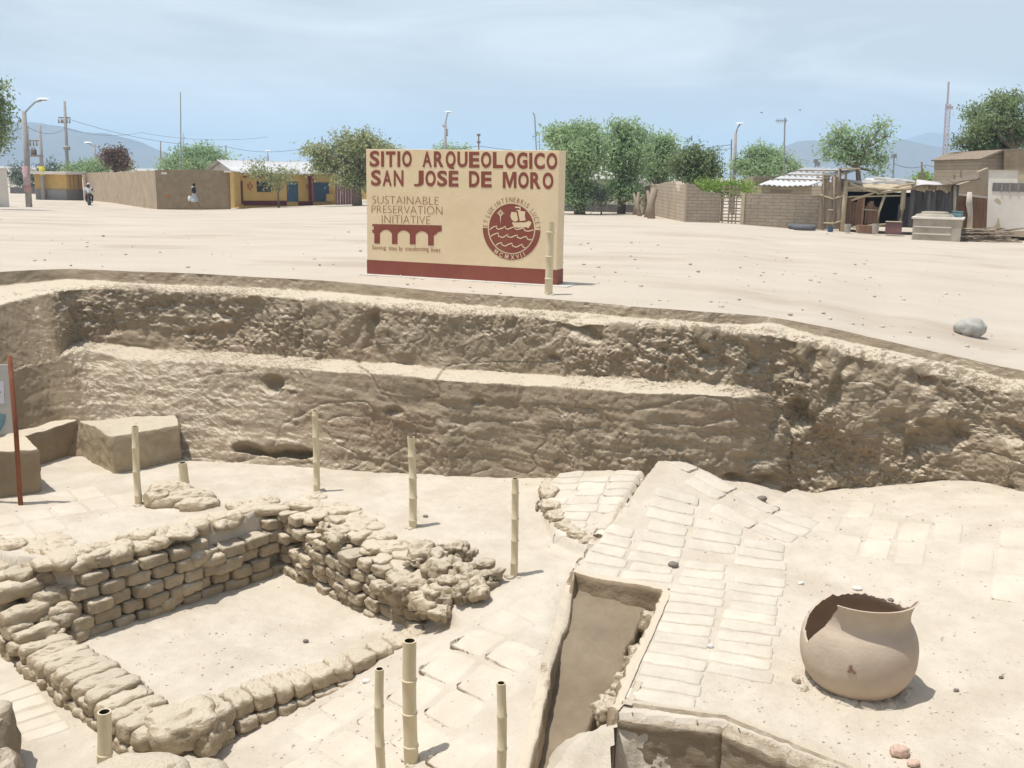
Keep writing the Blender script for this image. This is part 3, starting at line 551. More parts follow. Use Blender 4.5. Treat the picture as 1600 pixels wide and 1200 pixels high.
d = .022*fbm(X*2.2, Y*2.2, Z*2.2, 3, 501)+.008*fbm(X*9, Y*9, Z*9, 4, 502)+.02*vn(X*1.2, Y*1.2, Z*5, 503)*.6
d += .0*V_                                             # harder band under the floor
d += rside*(.05*np.abs(fbm(X*5, Y*5, Z*5, 3, 506)))
d *= sstep(0, .05, V_)*.9+.1
X = X+nx[:, None]*d; Y = Y+ny[:, None]*d
lz = floorz(X, Y)+.015; Z = np.where(V_ < .045, lz, Z+.02)
o = npmesh('shaft_wall', np.stack([X, Y, Z], -1).reshape(-1, 3), gridquads(len(us), len(vs)), M['plaster_shade']); tag(o, kind='structure')
xs_, ys_ = np.arange(-.9, 2.0, .03), np.arange(3.8, 9.6, .03); XX, YY = np.meshgrid(xs_, ys_, indexing='ij'); dm = np.hypot(XX-Fm[0], YY-Fm[1])
ZZ = np.maximum(-4.4, -2.20-.95*np.maximum(dm-.12, 0)+.05*fbm(XX*4, YY*4, 0, 3, 4)+.01*fbm(XX*20, YY*20, 0, 2, 5)); k_ = (sdpoly(XX, YY, polyS) < .5) & ((sdpoly(XX, YY, polyS) < .04) | (ZZ < -2.9)); qd = gridquads(len(xs_), len(ys_)); qd = qd[k_.ravel()[qd].all(1)]
o = npmesh('shaft_floor', np.stack([XX, YY, ZZ], -1).reshape(-1, 3), qd, M['floor']); tag(o, kind='structure')
slabp = [G(770, 1420, -2.8), G(800, 1290, -2.7), G(822, 1200, -2.6), G(858, 1040, -2.4), G(884, 935, -2.3), G(893, 905, -2.25), G(960, 905, -2.25), G(1012, 912, -2.25), G(1008, 955, -2.3), G(992, 987, -2.32), G(973, 1022, -2.36), G(986, 1066, -2.40), G(944, 1088, -2.43), G(920, 1130, -2.48), G(895, 1165, -2.54), G(880, 1215, -2.62), G(850, 1420, -2.8)]
# broaden the slab under the left floor edge so it meets the shaft wall
slabp = [p+np.array([-.12, 0, 0]) for p in slabp[:5]]+[slabp[5]+np.array([-.1, .1, 0]), slabp[6]+np.array([0, .12, 0]), slabp[7]+np.array([0, .1, 0])]+slabp[8:]
xs_, ys_ = np.arange(-1.0, 2.0, .018), np.arange(3.8, 9.6, .018); XX, YY = np.meshgrid(xs_, ys_, indexing='ij'); sdS = sdpoly(XX, YY, slabp)+.03*vn(XX*7, YY*7, 0, 61)+.015*vn(XX*19, YY*19, 0, 62)
ZZ = -2.25-.15*np.maximum(9.25-YY, 0)+.022*fbm(XX*1.6, YY*1.6, 0, 4, 63)+.007*fbm(XX*9, YY*9, 0, 3, 64); ZZ -= .015*np.exp(-((YY-9.0+.1*vn(XX*3, 0, 0, 6))/.02)**2)
ZZ = ZZ-1.3*sstep(-.01, .03, sdS)+.06*fbm(XX*6, YY*6, 0, 3, 65)*(sdS > 0); k_ = sdpoly(XX, YY, polyS) < .10; qd = gridquads(len(xs_), len(ys_)); qd = qd[k_.ravel()[qd].all(1)]
o = npmesh('shade_slab', np.stack([XX, YY, ZZ], -1).reshape(-1, 3), qd, M['shade_slab']); tag(o, kind='structure')  # flat slab whose dark colour stands for a shaded mud face
# loose bricks and clods in the shaft's right side, under the paving
it = []
pa, pb = G(1041, 930, -2.12), G(966, 1108, -2.12)
for i in range(64):
    s = random.random(); dz = random.uniform(.12, .7); q = way(pa, pb, s)+np.array([-.94, .30])*random.uniform(.03, .15)*(.6+dz); sz = random.uniform(.10, .26)
    it.append((np.array([q[0], q[1], -2.12-dz]), (sz*1.2, sz*random.uniform(.7, 1.1), sz*.7), random.uniform(0, 3), random.uniform(-.3, .3), random.uniform(2.6, 5), random.random()))
o = lumps('brick_fill', it, M['mud'], origin=way(pa, pb, .5).tolist()+[-3.0], amp=.03, fr=9); tag(o, 'broken bricks and clods jutting from the dark right side of the tomb shaft', 'brick fill')
# plastered front of the platform
fp = [G(972, 1135, -2.14), G(1130, 1131, -2.14), G(1226, 1167, -2.14), G(1322, 1207, -2.16), G(1500, 1300, -2.16)]; fp[0] = G(966, 1113, -2.14); fp = [G(985, 1072, -2.14)]+fp
k = np.array([p[:2] for p in fp]); ln = np.r_[0, np.cumsum(np.linalg.norm(np.diff(k, axis=0), axis=1))]; us = np.arange(0, ln[-1], .02); sx = np.interp(us, ln, k[:, 0]); sy = np.interp(us, ln, k[:, 1]); vs = np.arange(0, 1.2, .02); U_, V_ = np.meshgrid(us, vs, indexing='ij')
tx = np.gradient(sx); ty = np.gradient(sy); l_ = np.hypot(tx, ty); nx, ny = ty/l_, -tx/l_; zt = np.array([floorz(np.array([a-b*.15]), np.array([c-d_*.15]))[0] for a, b, c, d_ in zip(sx, nx, sy, ny)])
lip = np.interp(V_, [0, .02, .04, .08], [-.09, -.045, .01, .07]); X = sx[:, None]+nx[:, None]*lip; Y = sy[:, None]+ny[:, None]*lip; Z = zt[:, None]+.012-V_
d = .012*fbm(X*3, Y*3, Z*3, 3, 511)+.009*fbm(X*14, Y*14, Z*14, 3, 512)-.03*np.exp(-((U_-ln[2])/.02)**2)-.03*np.exp(-((U_-ln[3]-.02*np.sin(V_*9))/.025)**2)-.015*sstep(.12, .16, V_+.02*vn(U_*6, 0, 0, 7))
d *= sstep(0, .05, V_)
X = X+nx[:, None]*d; Y = Y+ny[:, None]*d
Z = np.where(V_ < .03, fR(X, Y)+.018, Z)
o = npmesh('platform_front', np.stack([X, Y, Z], -1).reshape(-1, 3), gridquads(len(us), len(vs)), M['cliff']); tag(o, kind='structure')
# ================================================================ BRICK PAVING (bricks laid flush in the floor)
def inpoly(P, poly): return sdpoly(np.array([P[0]]), np.array([P[1]]), poly)[0]
def pave(polys, ang, org, L, Wd, raise_, prob, wear=.5, stagger=0.0, excl=(), tint=(.2, 1), maxd=1e9, tk=.08, gap=.008):
    e = np.array([math.sin(ang), math.cos(ang)]); r = np.array([e[1], -e[0]]); it = []
    for i in range(-30, 40):
        for j in range(-40, 60):
            a = (j+.5+(stagger if i % 2 else 0))*Wd; b = (i+.5)*L; q = np.array(org[:2])+e*a+r*b; q = q+np.array([random.uniform(-.01, .01)*2, random.uniform(-.01, .01)])
            if abs(q[0]) > 9 or q[1] < 3 or q[1] > 15: continue
            px, py, f = proj([q[0], q[1], -2.2])
            if px < -150 or px > 1750 or py > 1300: continue
            m = min(inpoly(q, p) for p in polys)
            if m > -min(L, Wd)*.35 or any(inpoly(q, p) < .03 for p in excl): continue
            pr = prob(px, py, q) if callable(prob) else prob
            if random.random() > pr: continue
            l = L*random.choice([1, 1, 1, .96, .9, .82]); w_ = Wd*random.uniform(.86, 1.0)
            it.append((np.array([q[0], q[1], fz(q[0], q[1])+raise_*random.uniform(.3, 1.1)-tk/2]), (w_-gap, l-gap, tk), -ang+random.uniform(-.03, .03)+PI/2-PI/2, random.uniform(-.012, .012), random.uniform(9, 16), random.uniform(*tint)))
    return it
AE = math.atan2(*(G(1045, 925, -2.1)-G(965, 1115, -2.1))[:2]); Eo = G(965, 1115, -2.1)
def lumps_pave(name, it, m='brick', amp=.006, rs=.012):
    # bricks in pave() are (along row, across) = (x after rotation)
    jt = [(c, (s[1], s[0], s[2]), rz, tl, k, ti) for (c, s, rz, tl, k, ti) in it]
    o = lumps(name, [(np.array([cc[0], cc[1], fz(cc[0], cc[1])-.04]), s, rz, tl*0, k, ti) for (cc, s, rz, tl, k, ti) in jt], M[m], amp=amp*.45, fr=10, conform=True); o.location.z = rs; o['kind'] = 'structure'; tag(o, kind='structure'); return o
polyA = W3([(1040, 708, -1.60), (985, 775, -1.81), (925, 852, -2.04), (895, 895, -2.12), (1045, 925, -2.1), (965, 1115, -2.1), (1065, 1118, -2.12), (1090, 1062, -2.1), (1185, 1062, -2.1), (1225, 900, -2.1), (1240, 820, -2.02), (1120, 745, -1.76)])
polyDiag = W3([(1040, 708, -1.60), (1030, 735, -1.68), (1180, 850, -2.02), (1240, 850, -2.04), (1300, 820, -2.02), (1205, 790, -1.93)])
def pA(px, py, q):
    if py < 880 and px < 1090: return .96
    return .99 if px < 1120 and (py > 880) else (.86 if py < 900 and px < 1110+.3*(900-py)*.0 else (.88 if py > 1000 else .9))
it = pave([polyA], AE, Eo, .50, .205, .016, pA, excl=[polyDiag, polyS])
lumps_pave('platform_paving', it, amp=.006)
dd = (G(1205, 790, -1.93)-G(1040, 708, -1.60))[:2]; AD = math.atan2(dd[0], dd[1])
it = pave([polyDiag], AD, G(1040, 708, -1.60), .25, .5, .016, .92); lumps_pave('platform_paving', it)
it = pave([polyD], AE, G(868, 738, -1.88), .36, .17, .018, .93, excl=[polyP]); lumps_pave('step_paving', it)
polyB = W3([(1240, 850, -2.05), (1300, 790, -2), (1700, 850, -1.95), (1700, 990, -2), (1450, 905, -2.05), (1400, 880, -2.05)])
it = pave([polyB], AD-.25, G(1400, 850, -2), .55, .3, .001, .85, tint=(.3, .8)); lumps_pave('sunken_paving', it, 'paver', amp=.004, rs=.007)
polyC = W3([(430, 1260, -2.85), (470, 1100, -2.85), (640, 1040, -2.6), (740, 950, -2.3), (870, 900, -2.2), (885, 960, -2.25), (850, 1040, -2.3), (760, 1140, -2.5), (700, 1290, -2.7)])
it = pave([polyC], math.radians(46), G(600, 1150, -2.7), .46, .34, .001, .95, tint=(.35, .9)); lumps_pave('sunken_paving', it, 'paver', amp=.006, rs=.003)
polyE = W3([(-40, 890, -2.2), (-40, 810, -2.2), (120, 760, -2.2), (260, 760, -2.2), (200, 790, -2.2), (60, 840, -2.2)])
it = pave([polyE], math.radians(52), G(60, 840, -2.2), .5, .34, .001, .9, tint=(.3, .8)); lumps_pave('sunken_paving', it, 'paver', amp=.006, rs=.008)
polyH = W3([(-60, 1120, -2.95), (-40, 1050, -2.95), (40, 1060, -2.95), (110, 1180, -2.95), (120, 1260, -2.95), (0, 1260, -2.95)])
it = pave([polyH], math.radians(-40), G(30, 1150, -2.95), .36, .2, .012, .7, tint=(.4, 1)); lumps_pave('sunken_paving', it, 'paver', amp=.006, rs=.008)
# worn lip of bricks round the curved step
it = []; cv = [GF(a_, b_) for a_, b_ in ((920, 850), (905, 845), (887, 833), (870, 819), (857, 803), (851, 785), (851, 766), (858, 750))]
for a, b in zip(cv[:-1], cv[1:]):
    m_ = (a+b)/2; l_ = np.linalg.norm((b-a)[:2]); it.append((np.array([m_[0]+.04, m_[1]+.04, fz(m_[0]+.12, m_[1]+.12)-.045]), (l_*1.02, .2, .12), math.atan2(b[1]-a[1], b[0]-a[0]), 0, 3.2, .7))
w = lumps('step_edging', it, M['mud'], origin=cv[3], amp=.03, fr=9); tag(w, 'curved edging of worn mud bricks round the half-round step beside the platform', 'edging')
# ================================================================ POSTS, JAR, SIGN, STONES
M['bamboo'] = mat('dry_bamboo', (.60, .50, .32), (.74, .65, .46), 6, .55, .15, 30, c3=(.50, .44, .29), stretch=(1, 1, .25))
M['rim_cut'] = mat('cut_bamboo', (.62, .52, .33)); M['hollow'] = mat('hollow_shade', (.05, .04, .03))  # near-black colour paints the shade inside the cut ends
def bamboo(px, py, topx, topy, wpx, label, upper=False, base=None, embed=.12, nodes=None):
    P = (GG(px, py) if upper else GF(px, py)) if base is None else base
    f = proj(P)[2]; r = wpx/2*f/F; T = V(topx, topy, P[1]); h = T[2]-P[2]; lean = np.array([T[0]-P[0], 0, 0]); rnd = random.Random(int(px))
    n = 14; prof = []; seg = rnd.uniform(.22, .30) if nodes is None else nodes; z = -embed; nxt = rnd.uniform(.05, seg)
    zs = [(-embed, 1.0)]; k = nxt
    while k < h-.03: zs += [(k-.016, 1.0), (k-.006, 1.10), (k+.004, 1.12), (k+.012, .98), (k+seg*.45, .96)]; k += seg*rnd.uniform(.9, 1.12)
    zs = [q for q in zs if q[0] < h-.01]+[(h, .97)]; bend = rnd.uniform(-.02, .02); Vv = []; Q = []
    def ringat(z, rr): c = P+lean*(z/h)+np.array([bend*math.sin(PI*max(z, 0)/h), 0, z]); return [c+np.array([rr*math.cos(2*PI*j/n), rr*math.sin(2*PI*j/n), 0]) for j in range(n)]
    tp = 1.05; rings = [(z, r*s*(tp-.08*max(z, 0)/h)) for z, s in zs]; rings += [(h, r*.72), (h-.12, r*.70), (h-.121, .001)]
    for z, rr in rings: Vv += ringat(z, rr)
    for i in range(len(rings)-1):
        for j in range(n): Q.append((i*n+j, i*n+(j+1) % n, (i+1)*n+(j+1) % n, (i+1)*n+j))
    o = npmesh('bamboo_post', Vv, Q, M['bamboo'], None, P, True); o.data.materials.append(M['hollow'])
    mi = np.zeros(len(Q), np.int32); mi[-2*n:] = 1; o.data.polygons.foreach_set('material_index', mi)
    try: o.data.set_sharp_from_angle(angle=math.radians(40))
    except Exception: pass
    return tag(o, label, 'post', 'bamboo posts marking the paths')
bamboo(217, 788, 211, 666, 10.5, 'leaning bamboo post in front of the square mud block')
bamboo(288, 768, 285, 723, 14, 'short bamboo stub at the foot of the stepped pit wall')
bamboo(495, 768, 492, 641, 10, 'bamboo post standing behind the back corner of the sunken chamber')
bamboo(645, 823, 642, 683, 12, 'bamboo post above the chamber rubble heap, in front of the pit wall')
bamboo(803, 900, 805, 748, 11, 'bamboo post standing alone just left of the tomb shaft')
bamboo(857, 460, 861, 347, 12, 'pale bamboo post on the upper ground covering the right end of the painted sign', upper=True)
bamboo(599, 1245, 593, 1045, 14.5, 'thin bamboo post right beside the thickest one, to its left')
bamboo(643, 1190, 640, 1001, 22, 'thickest bamboo post, its open hollow end up, near the lower middle')
bamboo(781, 1250, 783, 1067, 15, 'bamboo post in the lower middle nearest to the tomb shaft edge')
bamboo(163, 1215, 163, 1112, 22, 'thick bamboo post outside the front-left chamber wall', nodes=.33)
# ---- big broken jar
M['clay'] = mat('old_clay', (.49, .395, .305), (.585, .485, .375), 3.5, .85, .25, 40, c3=(.53, .40, .315), bump2=.12, b2scale=14); M['clay_in'] = mat('jar_inside', (.30, .21, .15), (.36, .26, .185), 4, .9, .2, 30)
J = GF(1336, 1064); Jf = proj(J)[2]; Rj = 90*Jf/F*1.0
az0 = math.atan2(-J[0], -J[1])                         # direction towards the viewpoint side
pr = [(.02, -.03), (.30, .0), (.52, .07), (.72, .20), (.88, .38), (.97, .58), (1.0, .80), (.98, 1.0), (.92, 1.16), (.85, 1.27), (.82, 1.35), (.815, 1.44), (.83, 1.53), (.86, 1.62), (.905, 1.70), (.935, 1.73)]
pr = np.array(pr)*np.array([.98, 1.10]); tt = np.linspace(0, len(pr)-1, 110)
def crs(a, t):
    i = np.clip(t.astype(int), 0, len(a)-2); f = t-i; p0 = a[np.maximum(i-1, 0)]; p1 = a[i]; p2 = a[i+1]; p3 = a[np.minimum(i+2, len(a)-1)]
    return .5*((2*p1)+(-p0+p2)*f+(2*p0-5*p1+4*p2-p3)*f*f+(-p0+3*p1-3*p2+p3)*f**3)
pr_r, pr_z = crs(pr[:, 0], tt), crs(pr[:, 1], tt); nth = 260; ths = np.linspace(-PI, PI, nth, endpoint=False)
# height of the break (in units of the body radius) round the jar; 0 = towards the viewer, + = to the right
bk = np.radians([-180, -165, -140, -115, -95, -80, -66, -58, -50, -40, -32, -26, -20, 0, 88, 97, 106, 120, 150, 180]); bh = np.array([1.54, 1.53, 1.50, 1.42, 1.30, 1.18, 1.08, 1.05, 1.24, 1.48, 1.68, 1.80, 3, 2.4, 1.86, 1.72, 1.62, 1.55, 1.54, 1.54])
brk = np.interp(ths, bk, bh)+.025*vn(ths*9, 0, 0, 5)+.015*vn(ths*25, 0, 0, 6)
th_m = .035
def jar_surface(off_, name_seed):
    Rr = pr_r[None]*(1+.012*vn(np.cos(ths)[:, None]*2, np.sin(ths)[:, None]*2, pr_z[None]*2, 8))-off_; Zz = np.minimum(pr_z[None], brk[:, None])+0*Rr
    cut = pr_z[None] > brk[:, None]; idx = np.argmax(cut, axis=1); idx = np.where(cut.any(1), idx, len(pr_z)-1); cr_ = np.take_along_axis(Rr, idx[:, None], 1); Rr = np.where(cut, cr_, Rr)
    a = az0-ths[:, None]; return np.stack([J[0]+Rj*Rr*np.sin(a), J[1]+Rj*Rr*np.cos(a), J[2]-.10+Rj*Zz], -1), idx
So, idx = jar_surface(0, 0); Si, _ = jar_surface(th_m, 0); Si[..., 2] += np.where(np.arange(len(pr_z)) < 3, .03, 0)
q = gridquads(nth, len(pr_z), True); n0 = nth*len(pr_z); lipq = [(i*len(pr_z)+len(pr_z)-1, ((i+1) % nth)*len(pr_z)+len(pr_z)-1, n0+((i+1) % nth)*len(pr_z)+len(pr_z)-1, n0+i*len(pr_z)+len(pr_z)-1) for i in range(nth)]
jj, kk_ = np.meshgrid(np.arange(nth), np.arange(len(pr_z)-1), indexing='ij'); ok = (kk_ < np.minimum(idx, np.roll(idx, -1))[:, None]+1).ravel()
Q = np.concatenate([q[ok], (q[ok][:, ::-1]+n0), np.array(lipq)]); jar = empty('clay_jar', J, 'large round clay jar with a broken flaring neck, half sunk in the platform sand', 'jar')
o = npmesh('body', np.concatenate([So.reshape(-1, 3), Si.reshape(-1, 3)]), Q, M['clay'], jar, None, True); o.data.materials.append(M['clay_in']); mi = np.zeros(len(o.data.polygons), np.int32); nk = int(ok.sum()); mi[nk:2*nk] = 1
if len(mi) == len(Q): o.data.polygons.foreach_set('material_index', mi)
try: o.data.set_sharp_from_angle(angle=math.radians(50))
except Exception: pass
# chipped scar on the belly
a = az0+math.radians(4); rr_ = Rj*.995; b = MB(); M['scar'] = mat('chipped_scar', (.27, .165, .115))
for k in range(6):
    a2 = a+random.uniform(-.045, .045); z_ = J[2]-.10+Rj*(.91)+random.uniform(-.03, .03); b.box((J[0]+rr_*math.sin(a2), J[1]+rr_*math.cos(a2), z_), (random.uniform(.015, .035), .012, random.uniform(.006, .02)), rz=-a2, ry=random.uniform(-1, 1))
b.build('chip_scar', M['scar'], jar)
# soil pushed up round the jar and the feet of the posts
it = []
for o_ in [o for o in COL.objects if o.name.startswith('bamboo_post')]:
    for k in range(7):
        a = random.uniform(0, 2*PI); x, y = o_.location.x+.05*math.cos(a), o_.location.y+.05*math.sin(a); z_ = o_.location.z
        it.append(((x, y, z_-.005), (random.uniform(.04, .1), random.uniform(.04, .08), random.uniform(.02, .05)), a, 0, 2.4, .5))
for k in range(46):
    a = random.uniform(0, 2*PI); rr_ = Rj*random.uniform(.72, .86); x, y = J[0]+rr_*math.sin(a), J[1]+rr_*math.cos(a); it.append(((x, y, fz(x, y)-.015), (random.uniform(.06, .2), random.uniform(.05, .14), random.uniform(.04, .08)), -a, 0, 2.4, .7+.3*random.random()))
it += [((J[0]-Rj*1.02, J[1]-.02, J[2]+.02), (.05, .05, .06), 0, 0, 2.4, 0), ((J[0]-Rj*.99, J[1]-.14, J[2]+.0), (.06, .05, .05), 0, 0, 2.4, 0)]
o = lumps('disturbed_soil', it, M['floor'], amp=.02, fr=14); tag(o, kind='structure')
# ---- painted sign wall
M['cream'] = mat('cream_paint', (.73, .575, .365), (.79, .64, .42), 1.4, .6, .15, 25, c3=(.70, .56, .375), bump2=.15, b2scale=3); M['maroon'] = mat('maroon_paint', (.23, .065, .045), (.27, .085, .06), 3, .55, .06, 25); M['inkline'] = mat('brown_paint_line', (.30, .14, .07))
M['concrete'] = mat('pale_cement', (.50, .48, .43), (.62, .60, .54), 4, .9, .3, 30)
SL = G(574, 428.5, 0.0); SR = G(869.3, 446.3, -.0); hS = V(574, 232.8, SL[1])[2]-SL[2]; du = SR-SL; wS = np.linalg.norm(du[:2]); du = du/np.linalg.norm(du); du[2] = 0; nb = np.array([-du[1], du[0], 0]); dep = .27
print('sign', wS, hS, SL, SR)
sign = empty('painted_sign', (SL+SR)/2+nb*dep/2, 'cream painted masonry sign with maroon lettering and two emblems at the rim of the pit', 'sign')
rzS = math.atan2(du[1], du[0]); cS = (SL+SR)/2+nb*dep/2; bh_ = .225
def sbox(name, u0, u1, z0, z1, y0, y1, m, par, bev=0): b = MB(); c = SL+du*(u0+u1)/2+nb*(y0+y1)/2+np.array([0, 0, (z0+z1)/2]); b.box(c, (u1-u0, y1-y0, z1-z0), rz=rzS); return b.build(name, m, par, bevel=bev)
body = sbox('panel', 0, wS, bh_, hS, 0, dep, M['cream'], sign, .006); sbox('base_band', -.004, wS+.004, -.25, bh_, -.004, dep+.004, M['maroon'], sign)
sbox('footing', -.05, wS+.22, -.2, .010, -.16, dep+.08, M['concrete'], sign)
ZX0, ZX1 = 107., 1434.
def uv(xz, yz):                   # zoomed photo reading on the face (550+x*.225, 200+y*.225) -> metres along / up the face
    px, py = 550+xz*.225, 200+yz*.225
    d = ray(px, py); t = np.dot(SL-CAM, nb)/np.dot(d, nb); q = CAM+d*t; return float(np.dot(q-SL, du)), float(q[2])
def face_poly(name, polys, m, par, y=-.004, pxin=True, thick=.003):
    Vv = []; Ff = []
    for poly in polys:
        p = [uv(*q) if pxin else q for q in poly]; n = len(Vv); Vv += [SL+du*a+nb*y+np.array([0, 0, c]) for a, c in p]; Ff.append(tuple(range(n, n+len(p))))
    me = bpy.data.meshes.new(name); me.from_pydata([tuple(map(float, v)) for v in Vv], [], Ff); me.update(); return link(name, me, m, par)
def text_mesh(s, bold=0.0, res=6):
    if s == 'M' and bold > 0:
        v = np.array([(0, 0), (.15, 0), (.15, .46), (.33, .02), (.42, .02), (.60, .46), (.60, 0), (.75, 0), (.75, .7), (.54, .7), (.375, .27), (.21, .7), (0, .7)])
        return v, [(0, 1, 2, 11, 12), (11, 2, 3), (11, 3, 10), (10, 3, 4), (10, 4, 9), (9, 4, 5), (9, 5, 6, 7, 8)]
    c = bpy.data.curves.new('t', 'FONT'); c.body = s; c.offset = bold; c.resolution_u = res; c.size = 1; o = bpy.data.objects.new('t', c); COL.objects.link(o); dg = bpy.context.evaluated_depsgraph_get(); dg.update(); me = bpy.data.meshes.new_from_object(o.evaluated_get(dg)); bpy.data.objects.remove(o); bpy.data.curves.remove(c)
    v = np.array([q.co[:2] for q in me.vertices]); f = [tuple(p.vertices) for p in me.polygons]; bpy.data.meshes.remove(me); return v, f
def text_box(name, s, quad, m, par, bold=0.0, y=-.004, lsp=None):
    """fit text into a quad of zoomed readings: (left, top), (right, top), (right, bottom), (left, bottom)"""
    v, f = text_mesh(s, bold); v = (v-v.min(0))/(v.max(0)-v.min(0)); c = np.array([uv(*q) for q in quad]); a = v[:, :1]; b = 1-v[:, 1:]
    p = (c[0]*(1-a)+c[1]*a)*(1-b)+(c[3]*(1-a)+c[2]*a)*b; Vv = [tuple(map(float, SL+du*q[0]+nb*y+np.array([0, 0, q[1]]))) for q in p]; return Vv, f
def merge(name, parts, m, par):
    Vv = []; Ff = []
    for v, f in parts: n = len(Vv); Vv += v; Ff += [tuple(i+n for i in q) for q in f]
    me = bpy.data.meshes.new(name); me.from_pydata(Vv, [], Ff); me.update(); return link(name, me, m, par)
# title lines, letter by letter: (zoom x of left edge, right edge, top, bottom)
def letters(spec, bold):
    out_ = []
    B_ = {'M': .012, 'J': .02, 'S': .03, 'N': .024, 'A': .026}
    for ch, x0, x1, y0, y1 in spec: out_.append(text_box('', ch, [(x0, y0), (x1, y0+.0), (x1, y1), (x0, y1)], None, None, B_.get(ch, bold)))
    return out_
def zx1(x): return 550/1*0+(565+x*.1-550)/.225     # zoom region 565..725
def zx2(x): return (720+x*.10625-550)/.225         # zoom region 720..890
def zy1(y, o_=225, k=.1): return (o_+y*k-200)/.225
l1 = [('S', 128, 280, 105, 358), ('I', 305, 352, 115, 358), ('T', 382, 530, 115, 360), ('I', 560, 605, 115, 360), ('O', 635, 785, 108, 360), ('A', 952, 1098, 115, 362), ('R', 1130, 1285, 115, 364), ('O', 1315, 1470, 110, 366)]
l1 = [(c, zx1(a), zx1(b), zy1(d), zy1(e)) for c, a, b, d, e in l1]
l1b = [('U', -50, 100, 112, 345), ('E', 122, 275, 115, 350), ('O', 298, 450, 115, 352), ('L', 472, 622, 118, 356), ('O', 652, 805, 120, 362), ('G', 828, 982, 122, 366), ('I', 1008, 1052, 128, 366), ('C', 1080, 1236, 128, 372), ('O', 1262, 1420, 130, 376)]
l1 += [(c, zx2(a), zx2(b), zy1(d, 225, .10625), zy1(e, 225, .10625)) for c, a, b, d, e in l1b]
l2_ = [('S', 150, 303, 405, 655), ('A', 330, 472, 410, 658), ('N', 503, 655, 410, 660), ('J', 815, 970, 415, 662), ('O', 998, 1160, 415, 664), ('S', 1182, 1338, 415, 664), ('E', 1362, 1515, 420, 668)]
l2_ = [(c, zx1(a), zx1(b), zy1(d), zy1(e)) for c, a, b, d, e in l2_]
l2b = [('D', 122, 275, 397, 636), ('E', 300, 455, 403, 640), ('M', 618, 820, 410, 650), ('O', 845, 1000, 413, 655), ('R', 1022, 1178, 415, 660), ('O', 1205, 1362, 418, 665)]
l2_ += [(c, zx2(a), zx2(b), zy1(d, 225, .10625), zy1(e, 225, .10625)) for c, a, b, d, e in l2b]
qx, qy = zx1(1330), zy1(330); tail = face_poly
o = merge('title_lettering', letters(l1+l2_, .036), M['maroon'], sign)
face_poly('letter_tail', [[(zx1(1345), zy1(318)), (zx1(1385), zy1(350)), (zx1(1450), zy1(362)), (zx1(1450), zy1(392)), (zx1(1395), zy1(390)), (zx1(1335), zy1(345))]], M['maroon'], sign, y=-.005)
sub = []
for s, q in (('SUSTAINABLE', [(142, 470), (602, 478), (602, 534), (142, 524)]), ('PRESERVATION', [(137, 537), (628, 545), (628, 602), (137, 588)]), ('INITIATIVE', [(208, 605), (543, 612), (543, 668), (208, 660)])):
    sub.append(text_box('', s, q, None, None, -.020))
merge('subtitle_lettering', sub, M['inkline'], sign)
# aqueduct emblem (readings in zoom region 565..725 x 330..450)
def z3(x, y): return (565+x*.1-550)/.225, (330+y*.1-200)/.225
sp = [(200, 287), (475, 562), (755, 845), (1040, 1128)]; prs = []; ybase = [505, 515, 522, 538]; top = lambda x: 198+(x-170)*.025
def bridge():
    polys = []
    pts = [(168, 200), (1253, 222), (1253, 312)]
    def arch(xa, xb, y0, dn):        # right to left
        return [(xb-(xb-xa)*t, y0+dn*(abs(2*t-1)**2.2)) for t in np.linspace(0, 1, 13)]
    pts += [(1200, 325), (1150, 372), (1128, 374), (1128, 538), (1040, 535)]+arch(845, 1040, 313, 55)+[(845, 520), (755, 518)]+arch(562, 755, 300, 55)+[(562, 515), (475, 512)]+arch(287, 475, 288, 58)+[(287, 507), (200, 503), (200, 345), (170, 335), (165, 290), (192, 285), (192, 240), (168, 232)]
    return pts
bp = bridge()
def tess(name, poly, m, par, y=-.004):
    from mathutils.geometry import tessellate_polygon
    p = [uv(*z3(*q)) for q in poly]; tri = tessellate_polygon([[Vector((a, b, 0)) for a, b in p]]); me = bpy.data.meshes.new(name); me.from_pydata([tuple(map(float, SL+du*a+nb*y+np.array([0, 0, b]))) for a, b in p], [], [tuple(t) for t in tri]); me.update(); return link(name, me, m, par)
tess('bridge_emblem', bp, M['maroon'], sign)
mt = [text_box('', w_, [z3(a, y0), z3(b, y0+5), z3(b, y1+5), z3(a, y1)], None, None, .0) for w_, a, b, y0, y1 in (('Saving', 165, 385, 532, 615), ('sites', 425, 552, 545, 610), ('by', 585, 645, 545, 630), ('transforming', 680, 1050, 548, 640), ('lives', 1085, 1230, 562, 638))]
merge('motto_lettering', mt, M['inkline'], sign)
# round emblem, built in metres about its centre
ce = np.array(uv((735+64.0-550)/.225, (300+57-200)/.225)); rI = np.linalg.norm(np.array(uv((735+99.5-550)/.225, (300+58.5-200)/.225))-ce); rO = np.linalg.norm(np.array(uv((735+109.5-550)/.225, (300+61-200)/.225))-ce); print('emblem', ce, rI, rO)
em = empty('round_emblem', SL+du*ce[0]+np.array([0, 0, ce[1]])); em.parent = sign; em.location = em.location-sign.location
def ep(name, polys, m, y):
    Vv = []; Ff = []
    from mathutils.geometry import tessellate_polygon
    for poly in polys:
        p = [(ce[0]+a*rI, ce[1]+b*rI) for a, b in poly]; n = len(Vv); Vv += [tuple(map(float, SL+du*a+nb*y+np.array([0, 0, b]))) for a, b in p]
        Ff += [tuple(i+n for i in t) for t in tessellate_polygon([[Vector((a, b, 0)) for a, b in p]])]
    me = bpy.data.meshes.new(name); me.from_pydata(Vv, [], Ff); me.update(); o = link(name, me, m, em); return o
